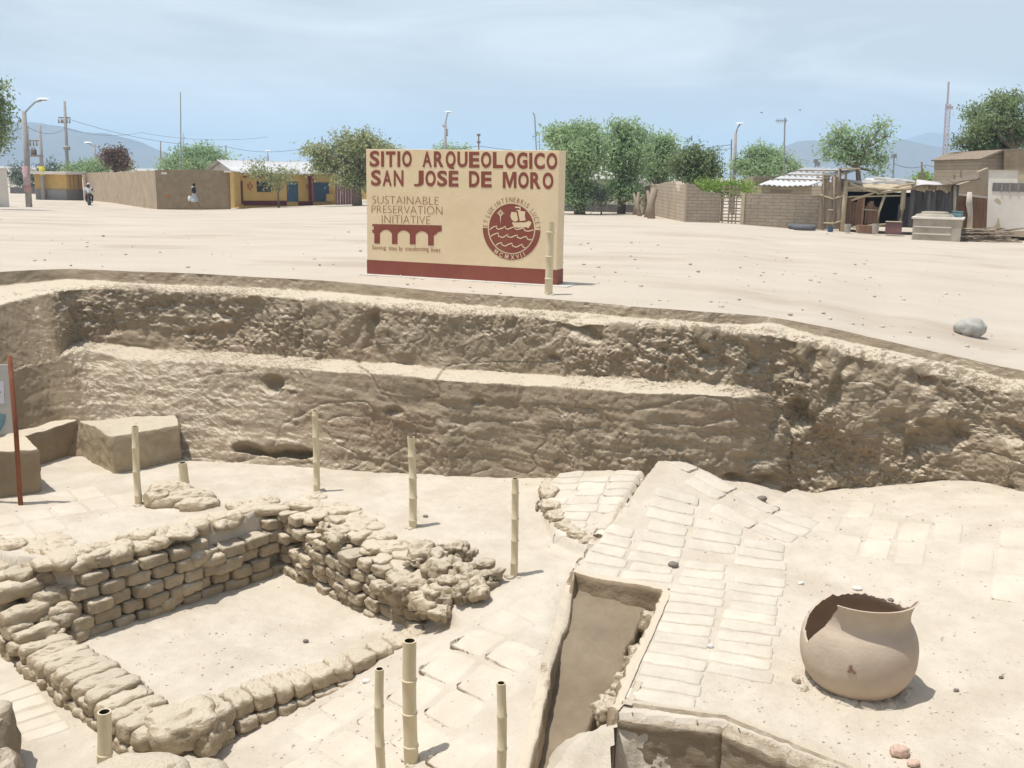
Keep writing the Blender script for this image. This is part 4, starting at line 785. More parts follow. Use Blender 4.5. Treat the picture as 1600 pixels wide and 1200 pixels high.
ep('disc', [[(math.cos(a), math.sin(a)) for a in np.linspace(0, 2*PI, 72, endpoint=False)]], M['maroon'], -.004)
kO = rO/rI; a0, a1 = PI+.02, 2*PI+.02-.04
ar = np.linspace(a0, a1, 48); ep('outer_band', [[(kO*math.cos(a), kO*math.sin(a)) for a in ar]+[(1.06*math.cos(a), 1.06*math.sin(a)) for a in ar[::-1]]], M['maroon'], -.004)
def e4(x, y): return ((x-640)/(355.), (570-y)/(370.))      # zoomed reading (region 735..895 x 300..420) -> units of the inner radius
def ribbon(pts, w):
    pts = [np.array(p) for p in pts]; L_ = []; R_ = []
    for i, p in enumerate(pts):
        d = pts[min(i+1, len(pts)-1)]-pts[max(i-1, 0)]; d = d/np.linalg.norm(d); n = np.array([-d[1], d[0]])*w/2; L_.append(p+n); R_.append(p-n)
    return [[tuple(L_[i]), tuple(L_[i+1]), tuple(R_[i+1]), tuple(R_[i])] for i in range(len(pts)-1)]
wv = [[(300, 600), (350, 560), (410, 540), (410, 575), (440, 590), (500, 570), (550, 540), (550, 572), (590, 582), (640, 560), (690, 540), (700, 570), (740, 582), (790, 565), (835, 552), (850, 590), (900, 602), (990, 578)],
      [(318, 700), (370, 665), (435, 645), (440, 690), (500, 712), (545, 690), (585, 660), (590, 695), (640, 705), (690, 680), (735, 665), (740, 700), (790, 715), (840, 690), (880, 680), (895, 715), (930, 730), (965, 718)],
      [(400, 835), (440, 805), (490, 790), (500, 825), (550, 840), (600, 810), (655, 790), (665, 830), (720, 850), (770, 825), (815, 800), (830, 840), (870, 855)]]
rb_ = []
for w_ in wv: rb_ += ribbon([e4(*p) for p in w_], .045)
ep('waves', rb_, M['cream'], -.006)
st = []
cx_, cy_ = e4(468, 345)
for k in range(12):
    a = k*PI/6; L_ = (.20 if k % 3 == 0 else .15); 
    if k == 9: L_ = .46
    st.append([(cx_+math.cos(a)*L_, cy_+math.sin(a)*L_), (cx_+math.cos(a+1.57)*.035, cy_+math.sin(a+1.57)*.035), (cx_-math.cos(a+1.57)*.035, cy_-math.sin(a+1.57)*.035)])
ep('star', st, M['cream'], -.006)
ship = [[(640, 320), (720, 325), (745, 440), (700, 470), (645, 440), (622, 385)], [(740, 300), (855, 308), (850, 380), (865, 440), (775, 455), (755, 380)], [(660, 470), (700, 480), (760, 475), (860, 470), (910, 445), (955, 465), (940, 510), (905, 560), (880, 540), (820, 545), (740, 555), (690, 540), (655, 500)], [(695, 240), (780, 240), (780, 262), (695, 262)], [(765, 262), (780, 262), (780, 300), (765, 300)], [(718, 288), (768, 288), (768, 302), (718, 302)]]
ep('ship', [[e4(*p) for p in s] for s in ship], M['cream'], -.006)
def arc_text(name, chars, m, rad, h, w, par, y, inward=False, bold=0.0):
    parts = []
    for ch, ang in chars:
        if ch == ' ': continue
        v, f = text_mesh(ch, bold, 4); c = (v.max(0)+v.min(0))/2; sc = h/.7; v = (v-[c[0], .35])*[sc*w, sc]; A = math.radians(ang)
        # ang measured clockwise from the top for the outer text
        cx2, cy2 = math.sin(A)*rad, math.cos(A)*rad; rot = -A if not inward else PI-A; R_ = np.array([[math.cos(rot), -math.sin(rot)], [math.sin(rot), math.cos(rot)]]); p = v @ R_.T+[cx2, cy2]
        parts.append(([tuple(map(float, SL+du*(ce[0]+a*rI)+nb*y+np.array([0, 0, ce[1]+b*rI]))) for a, b in p], f))
    return merge(name, parts, m, par)
s = 'ET LUX IN TENEBRIS LUCET'; an = [-87, -78, -71, -66, -57, -49, -44, -38, -30, -26, -20, -11, -2, 6, 14, 23, 30, 37, 44, 51, 59, 68, 77, 86]
arc_text('latin_lettering', list(zip(s, an)), M['inkline'], 1.17, .20, .75, em, -.004)
s = 'MCMXVII'; an = [180+34, 180+22, 180+9, 180-4, 180-15, 180-23, 180-30]
arc_text('date_lettering', list(zip(s, an)), M['cream'], (kO+1.06)/2, .17, .85, em, -.006, inward=True, bold=.02)
# ---- information board on its rusty post at the left edge
M['rust'] = mat('rusty_iron', (.20, .07, .035), (.28, .11, .06), 8, .8, .3, 60); M['banner'] = mat('grey_banner', (.42, .40, .36), (.50, .475, .43), 2, .6); M['paper'] = mat('pale_print', (.62, .60, .64)); M['teal'] = mat('teal_print', (.10, .20, .23), (.22, .34, .36), 14, .6); M['ink'] = mat('dark_print', (.07, .07, .09))
P = G(32, 789, -2.2); P[2] = fz(P[0], P[1]); T = V(15, 556, P[1]); ib = empty('information_board', P, 'information board with pale notice and teal print on a rusty post at the left edge', 'sign')
b = MB(); b.tube([P-np.array([0, 0, .1]), P*.5+T*.5+[.01, 0, 0], T], .028, 8); b.build('post', M['rust'], ib, smooth=True)
D_ = P[1]; q = [V(-300, 560, D_), V(16, 570, D_), V(22, 676, D_+.0), V(-300, 706, D_)]
b = MB(); v = [p_+np.array([0, k, 0]) for k in (-.012, .012) for p_ in q]; b.add(v, [(0, 1, 2, 3)[::-1], (4, 5, 6, 7), (0, 1, 5, 4), (1, 2, 6, 5), (2, 3, 7, 6), (3, 0, 4, 7)]); b.build('banner', M['banner'], ib)
def bq(name, pts, m): me = bpy.data.meshes.new(name); me.from_pydata([tuple(map(float, V(a, c, D_)+np.array([0, -.016 if name != 'text_mark' else -.019, 0]))) for a, c in pts], [], [tuple(range(len(pts)))]); me.update(); return link(name, me, m, ib)
bq('notice', [(-120, 596), (6.5, 595), (8, 630), (-120, 634)], M['paper']); bq('picture', [(-120, 646), (11, 646.5), (8, 662), (0, 676), (-120, 680)], M['teal'])
bq('text_mark', [(-10, 611), (2, 611), (2, 614), (-10, 614)], M['ink']); bq('text_mark', [(-10, 584), (1, 584), (1, 586), (-10, 586)], M['ink']); bq('text_mark', [(-10, 619), (1, 619), (1, 620.5), (-10, 620.5)], M['ink'])
b = MB(); P_ = G(-290, 800, -2.2); T_ = V(-300, 550, D_); b.tube([np.array([T_[0], D_, -2.3]), T_], .028, 8); b.build('post', M['rust'], ib, smooth=True)
# ---- stones
M['greystone'] = mat('grey_stone', (.33, .32, .29), (.46, .45, .40), 9, .9, .3, 40); M['pinkstone'] = mat('pink_stone', (.58, .42, .33)); M['darkstone'] = mat('dark_stone', (.22, .19, .16)); M['whitestone'] = mat('white_chip', (.75, .73, .68))
def stone(px, py, w, h, m, label, upper=False, name='stone', sq=2.2):
    P = GG(px, py) if upper else GF(px, py); f = proj(P)[2]; s = w*f/F; it = [((P[0], P[1], P[2]+h*f/F*.38), (s, s*.75, h*f/F), random.uniform(-.3, .3), 0, sq, .5)]
    o = lumps(name, it, M[m], origin=P, amp=s*.07, fr=3.2/s*1.0); return tag(o, label, 'stone')
stone(1516, 524, 49, 30, 'greystone', 'grey rounded boulder resting on the upper ground at the right', True, sq=2.3)
stone(1405, 1181, 30, 19, 'pinkstone', 'flat pinkish stone lying in front of the clay jar')
stone(1427, 1196, 20, 10, 'pinkstone', 'smaller pinkish stone at the lower edge of the view, right of the flat one')
stone(1052, 885, 17, 9, 'darkstone', 'small dark curved stone on the bricks above the shaft')
stone(1190, 784, 16, 11, 'darkstone', 'dark stone on the far edge of the diagonal brick strip')
stone(478, 1004, 9, 6, 'darkstone', 'small dark stone on the sunken chamber floor')
stone(1391, 940, 10, 6, 'darkstone', 'little dark stone just beyond the rim of the jar')
stone(1564, 1060, 7, 5, 'darkstone', 'tiny dark stone on the sand well to the right of the jar')
stone(1494, 1080, 9, 5, 'darkstone', 'small brown stone on the sand right of the jar shadow')
stone(1251, 913, 10, 5, 'whitestone', 'white chip on the sand left beyond the jar')
stone(1339, 921, 15, 6, 'whitestone', 'flat white chip on the sand behind the jar')
stone(665, 808, 8, 4, 'darkstone', 'small dark stone beside the foot of the bamboo post above the rubble heap')
stone(572, 1066, 12, 6, 'whitestone', 'pale stone just outside the front-right chamber wall')
stone(1110, 1012, 10, 7, 'whitestone', 'pale chip wedged in the platform bricks')
# fine gravel everywhere, too much to count
it = []
def pebble(P, s, k): it.append(((P[0], P[1], P[2]+s*.15), (s, s*random.uniform(.5, .9), s*random.uniform(.3, .6)), random.uniform(0, 3), 0, 2.6, k))
for i in range(520):
    a, b_ = random.uniform(0, 1600), random.uniform(335, 560); P = GG(a, b_)
    t_, r_ = pol(P)
    if r_ < np.interp(t_, TH, prof[0][0])+.15: continue
    pebble(P, random.choice([.02, .025, .03, .04, .06])*(1+P[1]*.012), random.random())
def floorpts(n, box):
    x0, x1, y0, y1 = box; Pp = [G(random.uniform(x0, x1), random.uniform(y0, y1), -2.3) for _ in range(n)]; X = np.array([p[0] for p in Pp]); Y = np.array([p[1] for p in Pp]); Z = floorz(X, Y); return [np.array([a, b, c]) for a, b, c in zip(X, Y, Z) if c > -3.1 and sdpoly(np.array([a]), np.array([b]), polyS)[0] > .08]
for box, n, s0 in (((1080, 1700, 850, 1250), 800, .007), ((0, 1100, 760, 1250), 800, .007), ((1100, 1650, 770, 900), 150, .010), ((150, 640, 900, 1090), 200, .009)):
    for P in floorpts(n, box): pebble(P, s0*random.uniform(.8, 3.2)**1.0, random.random())
o = lumps('gravel', it, mat('loose_gravel', (.40, .33, .26), (.62, .56, .48), 1.3, .9, tint=(.75, 1.3)), amp=.001, small=True); tag(o, kind='stuff')
# ================================================================ FAR SIDE: walls, houses, shack, trees, poles, people
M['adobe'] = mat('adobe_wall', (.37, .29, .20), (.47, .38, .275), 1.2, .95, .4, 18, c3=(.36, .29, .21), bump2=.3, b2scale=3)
M['adobebrick'] = mat('adobe_brickwork', (.38, .31, .225), (.48, .395, .30), 1.5, .95, .4, 18, brick=(.42, .16, (.29, .235, .17)))
M['darkbrick'] = mat('rough_brickwork', (.30, .25, .19), (.40, .335, .255), 2.2, .95, .6, 12, brick=(.40, .14, (.24, .20, .15)), bump2=.4, b2scale=4)
M['yellow'] = mat('yellow_paint', (.55, .37, .13), (.65, .45, .18), .8, .8); M['whitewash'] = mat('whitewash', (.62, .57, .50), (.74, .69, .62), .9, .9, .2, 10); M['greypaint'] = mat('grey_plinth', (.27, .25, .24), (.33, .31, .29), 1)
M['zinc'] = mat('bright_zinc', (.60, .61, .62), (.50, .50, .49), .8, .5, spec=.4); M['mauve'] = mat('mauve_panel', (.16, .085, .085), (.22, .12, .115), 1.2, .7); M['redfoot'] = mat('dark_red_plinth', (.14, .04, .04)); M['maroondoor'] = mat('maroon_door', (.15, .045, .05), (.19, .06, .065), 2)
M['bluedoor'] = mat('blue_shutter', (.05, .10, .15), (.07, .13, .19), 2, .6); M['darkopen'] = mat('interior_shade', (.02, .018, .016)); M['glass'] = mat('dark_window', (.03, .03, .035), rough=.3, spec=.5)
M['redtext'] = mat('red_lettering', (.30, .05, .03)); M['mural'] = mat('faded_mural', (.42, .18, .09)); M['wood'] = mat('weathered_boards', (.22, .17, .125), (.36, .29, .22), 3, .9, .3, 20, stretch=(3, 3, .4), tint=(.65, 1.25)); M['redwood'] = mat('reddish_boards', (.25, .15, .10), (.34, .21, .14), 3, .9, stretch=(3, 3, .4), tint=(.7, 1.2))
M['greyboard'] = mat('grey_boards', (.13, .12, .12), (.21, .195, .185), 2.5, .9, .3, 20, stretch=(3, 3, .4), tint=(.7, 1.3)); M['pole'] = mat('timber_pole', (.25, .20, .15), (.33, .27, .2), 6, .9); M['cane'] = mat('dry_cane', (.40, .33, .22), (.5, .42, .3), 5, .9)
M['polegrey'] = mat('concrete_pole', (.30, .28, .27), (.38, .36, .34), 4, .8); M['metal'] = mat('galvanised', (.35, .36, .37), rough=.5, metal=.3); M['lampwhite'] = mat('lamp_housing', (.75, .75, .75), rough=.4); M['rubber'] = mat('tyre_rubber', (.10, .105, .11), (.15, .15, .16), 6, .8)
M['tarp'] = mat('white_sheeting', (.62, .60, .58), (.48, .46, .43), 1.6, .7); M['blue'] = mat('blue_pail', (.08, .13, .2)); M['bucket'] = mat('cement_bucket', (.34, .31, .27), (.42, .39, .34), 6, .9); M['wire'] = mat('wire', (.07, .07, .08)); M['yellowsign'] = mat('yellow_band', (.62, .55, .08)); M['poster'] = mat('posters', (.45, .16, .20), (.50, .48, .45), 3.5); M['mast'] = mat('mast_paint', (.50, .42, .42))
def gzz(P): return float(ground(P[0], P[1]))
def base(px, D): P = V(px, 300, D); P[2] = gzz(P); return P
class Facade:
    """a vertical front between two photo columns at given distances; positions on it are read by photo position"""
    def __init__(S, x0, D0, x1, D1, yb=None):
        S.a, S.b = V(x0, 300, D0), V(x1, 300, D1); S.a[2] = S.b[2] = 0; d = S.b-S.a; S.L = np.linalg.norm(d); S.u = d/S.L; S.n = np.array([S.u[1], -S.u[0], 0]); S.rz = math.atan2(S.u[1], S.u[0])
        if S.n[1] > 0: S.n = -S.n
        S.z0 = min(gzz(S.a), gzz(S.b))
    def at(S, px, py):
        d = ray(px, py); t = np.dot(S.a-CAM, S.n)/np.dot(d, S.n); q = CAM+d*t; return float(np.dot(q-S.a, S.u)), float(q[2])
    def P(S, u, z, o=0.0): return S.a+S.u*u+S.n*o+np.array([0, 0, z])
    def panel(S, b, px0, py0, px1, py1, o0, o1, tint=.5):
        u0, z1 = S.at(px0, py0); u1, z0 = S.at(px1, py1); b.box(S.P((u0+u1)/2, (z0+z1)/2, (o0+o1)/2), (abs(u1-u0), abs(o1-o0), abs(z1-z0)), rz=S.rz, tint=tint); return b
    def slab(S, b, pts, o0, o1, tint=.5):       # pts: (u, z) outline
        n = len(pts); v = [S.P(u, z, o) for o in (o0, o1) for u, z in pts]; f = [tuple(range(n))[::-1], tuple(range(n, 2*n))]+[(i, (i+1) % n, n+(i+1) % n, n+i) for i in range(n)]
        b.add(v, f, tint); return b
def long_wall(name, x0, D0, x1, D1, tops, m, label, thick=.3, cat='wall', group=None, xr=.06, parent=None):
    """free-standing wall with an uneven top; tops: [(px, py)]"""
    Fc = Facade(x0, D0, x1, D1); k = [Fc.at(*t) for t in tops]; us = np.linspace(0, Fc.L, max(6, int(Fc.L/.35))); zt = np.interp(us, [a for a, b in k], [b for a, b in k])+xr*np.array([vn(u*1.7, x0, 0, 3) for u in us])*.6
    b = MB(); top = list(zip(us, zt)); zb = Fc.z0-.6; Fc.slab(b, [(0, zb)]+top[:0]+[(Fc.L, zb)]+top[::-1], 0, -thick)
    o = b.build(name, m, parent); tag(o, label, cat, group) if parent is None else None; return o, Fc
def corr(name, p00, p10, p11, p01, m, par, pitch=.25, amp=.03, label=None, cat=None, group=None):
    """corrugated sheet over four corners; ribs run p00->p01"""
    p00, p10, p11, p01 = [np.array(p, float) for p in (p00, p10, p11, p01)]; W_ = np.linalg.norm(p10-p00); n = min(600, max(8, int(W_/pitch*6))); nm = np.cross(p10-p00, p01-p00); nm /= np.linalg.norm(nm); nm = nm if nm[2] > 0 else -nm
    Vv = []; r_ = random.Random(5)
    for i in range(n+1):
        t = i/n; w = amp*math.sin(2*PI*t*W_/pitch); sag = .02*math.sin(t*9)
        for s in (0, 1):
            q = (p00*(1-t)+p10*t)*(1-s)+(p01*(1-t)+p11*t)*s; Vv.append(q+nm*(w+sag))
    q = gridquads(n+1, 2); o = npmesh(name, Vv, q, m, par, None if par else (p00+p11)/2, True); md = o.modifiers.new('thickness', 'SOLIDIFY'); md.thickness = .02
    if label: tag(o, label, cat, group)
    return o
# ---- left: receding wall, corner wall
long_wall('mud_wall', 131, 96, 244, 70, [(131, 270.5), (150, 270), (200, 268), (244, 266.5)], M['adobe'], 'long sunlit mud wall running back from the corner to the yellow kiosk', group='mud walls of the left compound')
w, Fw = long_wall('mud_wall', 244.5, 70, 360, 72, [(244, 265.5), (300, 265.5), (360, 266.5)], M['plaster_shade'], 'shaded mud wall behind the walking woman, between the corner and the yellow house', group='mud walls of the left compound')  # darker material than the sunlit wall: shade put into the colour
b = MB(); Fw.panel(b, 252, 269, 261, 272.5, .01, .03); b.build('lime_patch', M['whitewash'], w)
b = MB(); Fw.panel(b, 256, 305, 267, 308.5, .01, .02); lp = b.build('red_scrawl', M['mural'], w)
# kiosk
K = Facade(103, 92, 131, 95); kio = empty('kiosk', K.P(K.L/2, K.z0), 'small yellow kiosk with grey lower band and flat pale roof beyond the mud wall', 'kiosk')
b = MB(); K.panel(b, 103, 272, 131, 318, 0, -3); b.build('wall', M['yellow'], kio); b = MB(); K.panel(b, 103.2, 296.5, 131, 318, .03, -2.9); b.build('plinth', M['greypaint'], kio); b = MB(); K.panel(b, 94, 268.6, 126, 272.6, .5, -3.2); b.build('roof', M['whitewash'], kio)
for x in (109, 115, 122): b = MB(); K.panel(b, x, 274, x+.5, 296, .01, .03); b.build('panel_joint', M['wood'], kio)
# yellow house
Y_ = Facade(372, 74, 526, 78); yh = empty('yellow_house', Y_.P(Y_.L/2, Y_.z0), 'single-storey yellow house with bright zinc roof, maroon and blue doors', 'house')
u0 = 0; uL = Y_.L; ze = Y_.at(440, 270.5)[1]; zr = Y_.at(440, 257)[1]+.25; dpt = 7
b = MB(); b.box(Y_.P(uL/2, (ze+Y_.z0-.5)/2, -dpt/2), (uL, dpt, ze-Y_.z0+.5), rz=Y_.rz); b.build('wall', M['yellow'], yh)
b = MB(); g0 = Y_.P(0, ze-.02, 0); g1 = Y_.P(0, ze-.02, -dpt); g2 = Y_.P(0, zr-.06, -dpt/2); h0 = Y_.P(uL, ze-.02, 0); h1 = Y_.P(uL, ze-.02, -dpt); h2 = Y_.P(uL, zr-.06, -dpt/2); b.add([g0, g1, g2, h0, h1, h2], [(0, 1, 2), (5, 4, 3), (0, 2, 5, 3), (1, 4, 5, 2)]); b.build('gable', M['whitewash'], yh)
corr('roof', Y_.P(-.4, ze-.02, .55), Y_.P(uL+.5, ze-.02, .55), Y_.P(uL+.5, zr, -dpt/2), Y_.P(-.4, zr, -dpt/2), M['zinc'], yh, .3); corr('roof', Y_.P(-.4, ze-.02, -dpt-.5), Y_.P(uL+.5, ze-.02, -dpt-.5), Y_.P(uL+.5, zr, -dpt/2), Y_.P(-.4, zr, -dpt/2), M['zinc'], yh, .3)
def yp(name, m, *r, o=.05): b = MB(); Y_.panel(b, *r, -.02, o); return b.build(name, M[m], yh)
yp('door', 'maroondoor', 372.5, 282.5, 380, 319); yp('window', 'glass', 401, 283, 424, 300); f_ = yp('door', 'bluedoor', 448, 284, 466, 315); yp('door', 'bluedoor', 489, 285, 514, 315); yp('window_frame', 'yellow', 424, 282, 427, 301.5, o=.08); yp('counter', 'yellow', 508, 303, 520, 314.5, o=.25)
yp('plinth', 'redfoot', 380, 313.5, 448, 321, o=.04); yp('plinth', 'redfoot', 466, 314.5, 489, 322, o=.04); yp('beam', 'mural', 372.5, 270.8, 526, 273, o=.05)
mu = MB(); 
for gi, grp in enumerate((((391, 287, 2.2), (388, 291, 3), (391, 295, 2.4), (394, 291, 2.4)), ((482, 293, 2.8), (479.6, 290.5, 2.4), (483, 296, 2.4)), ((437, 289, 2),))):
    mu = MB()
    for a, c, s in grp: Y_.panel(mu, a-s*.6, c-s*1.1, a+s*.6, c+s*1.1, .0, .03)
    mu.build('mural', M['mural'], yh)
yp('post', 'maroondoor', 481.5, 272, 484, 314, o=.9).data; 
v, f = text_mesh('MECANICA', .02)   # faded red lettering over the window
v = (v-v.min(0))/(v.max(0)-v.min(0)); ua, za = Y_.at(380, 274.5); ub, zb_ = Y_.at(416, 278.8); me = bpy.data.meshes.new('faded_lettering'); me.from_pydata([tuple(map(float, Y_.P(ua+(ub-ua)*a, zb_+(za-zb_)*c, .035))) for a, c in v], [], f); me.update(); link('faded_lettering', me, M['redtext'], yh)
# left gable wing of the house
Y2 = Facade(359, 71.5, 371.5, 74); b = MB(); Y2.panel(b, 359, 268, 371.5, 322, 0, -.25); b.build('side_wall', M['yellow'], yh); b = MB(); Y2.panel(b, 364, 282, 371, 320, .03, 0); b.build('door', M['maroondoor'], yh)
b = MB(); a_, c_ = Y2.P(0, Y2.at(359, 268)[1], .1), Y2.P(Y2.L, Y2.at(371, 270)[1], .1); b.beam(a_, c_, .5, .12); b.build('eave', M['whitewash'], yh)
Mv = Facade(524, 76, 562, 77); b = MB(); 
for i in range(9): Mv.panel(b, 524+i*4.2, 274, 524+(i+1)*4.2-.4, 322, 0, -.1-.02*(i % 2), tint=(i*37 % 10)/10)
tag(b.build('panel_fence', M['mauve']), 'dark mauve panel fence under the wide tree, right of the yellow house', 'fence')
b = MB(); Mf = Facade(560, 88, 600, 88); Mf.panel(b, 560, 286, 600, 312, 0, -3); yb2 = b.build('yellow_outbuilding', M['yellow']); tag(yb2, 'small yellow outbuilding glimpsed beside the left edge of the painted sign', 'outbuilding'); b = MB(); Mf.panel(b, 562, 305, 568, 307, .02, .05); b.build('blue_patch', M['teal'], yb2)
# white building cut by the left edge, low far wall
Lw = Facade(-40, 58, 15, 60); b = MB(); Lw.panel(b, -40, 262, 15, 324, 0, -6); tag(b.build('white_building', M['whitewash']), 'whitewashed building cut off by the left edge', 'building')
long_wall('far_wall', 16, 118, 110, 118, [(16, 293), (110, 294)], M['greyboard'], 'low dark wall far behind the street lamp on the left')
# ---- right: beige house behind the trees
Hh = Facade(872, 64, 990, 62); hb = empty('beige_house', Hh.P(Hh.L/2, Hh.z0), 'beige house with a pale roof half hidden behind the big trees', 'house'); b = MB(); Hh.panel(b, 872, 279, 990, 345, 0, -6); b.build('wall', M['whitewash'], hb); b = MB(); Hh.panel(b, 872, 317, 990, 345, .04, -1); b.build('plinth', M['greyboard'], hb)
corr('roof', Hh.P(-.3, Hh.at(930, 280)[1], .4), Hh.P(Hh.L+.3, Hh.at(930, 280)[1], .4), Hh.P(Hh.L+.3, Hh.at(930, 276)[1]+.8, -4), Hh.P(-.3, Hh.at(930, 276)[1]+.8, -4), M['tarp'], hb)
for x0, x1 in ((967, 971), (974, 979)): b = MB(); Hh.panel(b, x0, 300, x1, 312, .0, .05); b.build('window', M['glass'], hb)
# adobe yard walls
G1 = 'adobe yard walls on the right'
long_wall('adobe_brick_wall', 998, 62, 1072, 45.2, [(998, 292), (1050, 284), (1056, 283.5), (1057, 297), (1063, 298), (1064, 290), (1072, 287)], M['adobebrick'], 'sunlit adobe brick wall running back to the trees, forked logs leaning on it', group=G1)
long_wall('adobe_brick_wall', 1072.5, 45, 1127, 45, [(1072, 286.5), (1090, 287.5), (1096, 300), (1127, 302)], M['darkbrick'], 'grey brick wall with a stepped corner left of the stick gate', group=G1, xr=.02)
w, Fy = long_wall('adobe_brick_wall', 1159, 44.5, 1286, 43.5, [(1159, 302), (1200, 303.5), (1286, 305)], M['darkbrick'], 'long grey brick wall between the stick gate and the board shack', group=G1, xr=.02)
b = MB(); Fy.panel(b, 1159, 301.3, 1161.5, 352, .05, -.3); b.build('gate_jamb', M['cane'], w)
gt = Facade(1127, 45, 1159, 44.6); b = MB(); 
for i in range(11): b.beam(gt.P(0, gt.z0+.12+i*.14, .05*(i % 2)), gt.P(gt.L, gt.z0+.14+i*.14+random.uniform(-.04, .04), .05*(i % 2)), .05, .045, tint=random.random())
for u in (.15, .45, .62, .8): b.beam(gt.P(gt.L*u, gt.z0, .08), gt.P(gt.L*u, gt.z0+1.65, .08), .05, .05, tint=random.random())
tag(b.build('stick_gate', M['pole']), 'gate of horizontal sticks between two grey brick walls', 'gate')
for i, (x, y0, x2, lab) in enumerate(((990, 302, 993, 'pale forked trunk leaning at the far end of the sunlit adobe wall'), (998, 300, 1002, 'short brown log leaning beside the pale forked trunk'), (1012, 298, 1011, 'knobbly upright log against the sunlit adobe wall'), (1023, 295, 1020, 'thickest dark log leaning on the sunlit adobe wall, nearest its corner'))):
    D = 56-2.2*i; B = base(x2, D); T = V(x, y0, D+.4); b = MB(); m_ = (B+T)/2+np.array([.12*(-1)**i, 0, 0]); b.tube([B-[0, 0, .1], m_, T], [.13, .11, .07] if i < 3 else [.2, .19, .17], 7); 
    if i in (0, 2): b.tube([m_, m_+np.array([.35, 0, .45])], [.08, .05], 6)
    tag(b.build('leaning_log', M['pole'], smooth=True), lab, 'log', 'logs leaning on the adobe wall')
# vine pergola
vb = MB(); PG = Facade(1090, 49, 1168, 48.5); 
for u in (0, .5, 1): vb.beam(PG.P(PG.L*u, PG.z0, -.2), PG.P(PG.L*u, PG.at(1130, 294)[1], -.2), .08, .08)
vb.beam(PG.P(0, PG.at(1130, 294)[1], -.2), PG.P(PG.L, PG.at(1130, 294)[1], -.2), .08, .08)
vine = empty('vine_pergola', PG.P(PG.L/2, PG.z0), 'bright green vine spread over a pole pergola above the stick gate', 'pergola'); vb.build('frame', M['pole'], vine)
# brick house with corrugated roof
R_ = Facade(1160, 52, 1284, 49); rh = empty('brick_house', R_.P(R_.L/2, R_.z0), 'low adobe brick house with white corrugated roof behind the grey brick wall', 'house')
b = MB(); us = [(0, R_.z0), (R_.L, R_.z0), (R_.L, R_.at(1280, 291)[1]), (R_.at(1175, 288)[0], R_.at(1190, 290)[1]), (R_.at(1172, 274)[0]+.2, R_.at(1172, 275)[1]), (0, R_.at(1162, 280)[1])]; R_.slab(b, us, 0, -6); b.build('wall', M['adobebrick'], rh)
z_a, z_b = R_.at(1230, 290.5)[1], R_.at(1230, 275)[1]; uA = R_.at(1172, 275)[0]; uB = R_.at(1190, 290)[0]; uC = R_.at(1268, 290)[0]; uD = R_.at(1250, 275)[0]
corr('roof', R_.P(uB, z_a+.02, .35), R_.P(uC, z_a+.02, .35), R_.P(uD+.6, z_b+.45, -5.2), R_.P(uA, z_b+.45, -5.2), M['zinc'], rh, .28)
b = MB()
for k in (.25, .5, .75): b = MB(); b.beam(R_.P(uB*(1-k)+uA*k, z_a*(1-k)+(z_b+.45)*k+.08, .35-5.5*k), R_.P(uC*(1-k)+(uD+.6)*k, z_a*(1-k)+(z_b+.45)*k+.08, .35-5.5*k), .12, .06); b.build('roof_bar', M['pole'], rh)
# ---- board shack
S1 = Facade(1283, 43, 1500, 41.5); sk = empty('board_shack', S1.P(S1.L/2, S1.z0), 'ramshackle shack of upright boards and poles with a sagging patched roof', 'shack')
rn = random.Random(3)
b = MB(); x = 1284
while x < 1316:                    # tall pale boards of the left part
    w_ = rn.uniform(3, 5.5); t = 286+rn.uniform(-12, 10)-(14 if x > 1308 else 0); S1.panel(b, x, t, x+w_-.35, 358, .02+rn.uniform(0, .05), .07+rn.uniform(0, .05), tint=rn.random()); x += w_
b.build('board_wall', M['wood'], sk)
def rail(pts, r, name='pole', m='pole', o=.14): b = MB(); P_ = [S1.P(*S1.at(a, c), o) for a, c in pts]; b.tube(P_, r, 6); return b.build(name, M[m], sk, smooth=True)
rail([(1315.5, 361), (1319, 320), (1322.5, 282)], .10, m='cane'); rail([(1285.5, 360), (1287, 300), (1286, 266)], .045); rail([(1303, 345), (1303.5, 276)], .05); rail([(1312, 262), (1312, 300)], .07, m='wood'); rail([(1322, 266), (1321, 286)], .05)
rail([(1275, 277.5), (1297, 278.5)], .03); rail([(1281, 304), (1300, 310.5), (1319, 306)], .04, m='cane'); rail([(1284, 348), (1300, 349), (1316, 345)], .04, m='cane'); rail([(1293, 328), (1305, 328)], .03, m='cane')
b = MB(); S1.panel(b, 1311, 262, 1344, 264.5, .5, -.6); b.build('shelf', M['cane'], sk)
b = MB(); S1.panel(b, 1317, 300, 1500, 362, -2.4, -2.5); S1.panel(b, 1317, 292, 1318, 362, 0, -2.5); b.build('shade_backing', M['darkopen'], sk)  # near-black sheets paint the shade inside the shack
b = MB(); x = 1318
while x < 1347: w_ = rn.uniform(3, 5); S1.panel(b, x, 311+rn.uniform(-6, 5), x+w_-.5, 356, -.15, -.2-rn.uniform(0, .05), tint=rn.random()); x += w_
b.build('board_screen', M['redwood'], sk); b = MB(); x = 1353
while x < 1371: w_ = rn.uniform(3, 4.5); S1.panel(b, x, 318+rn.uniform(-4, 6), x+w_-1.0, 350, -.15, -.22, tint=rn.random()); x += w_
b.build('board_screen', M['redwood'], sk)
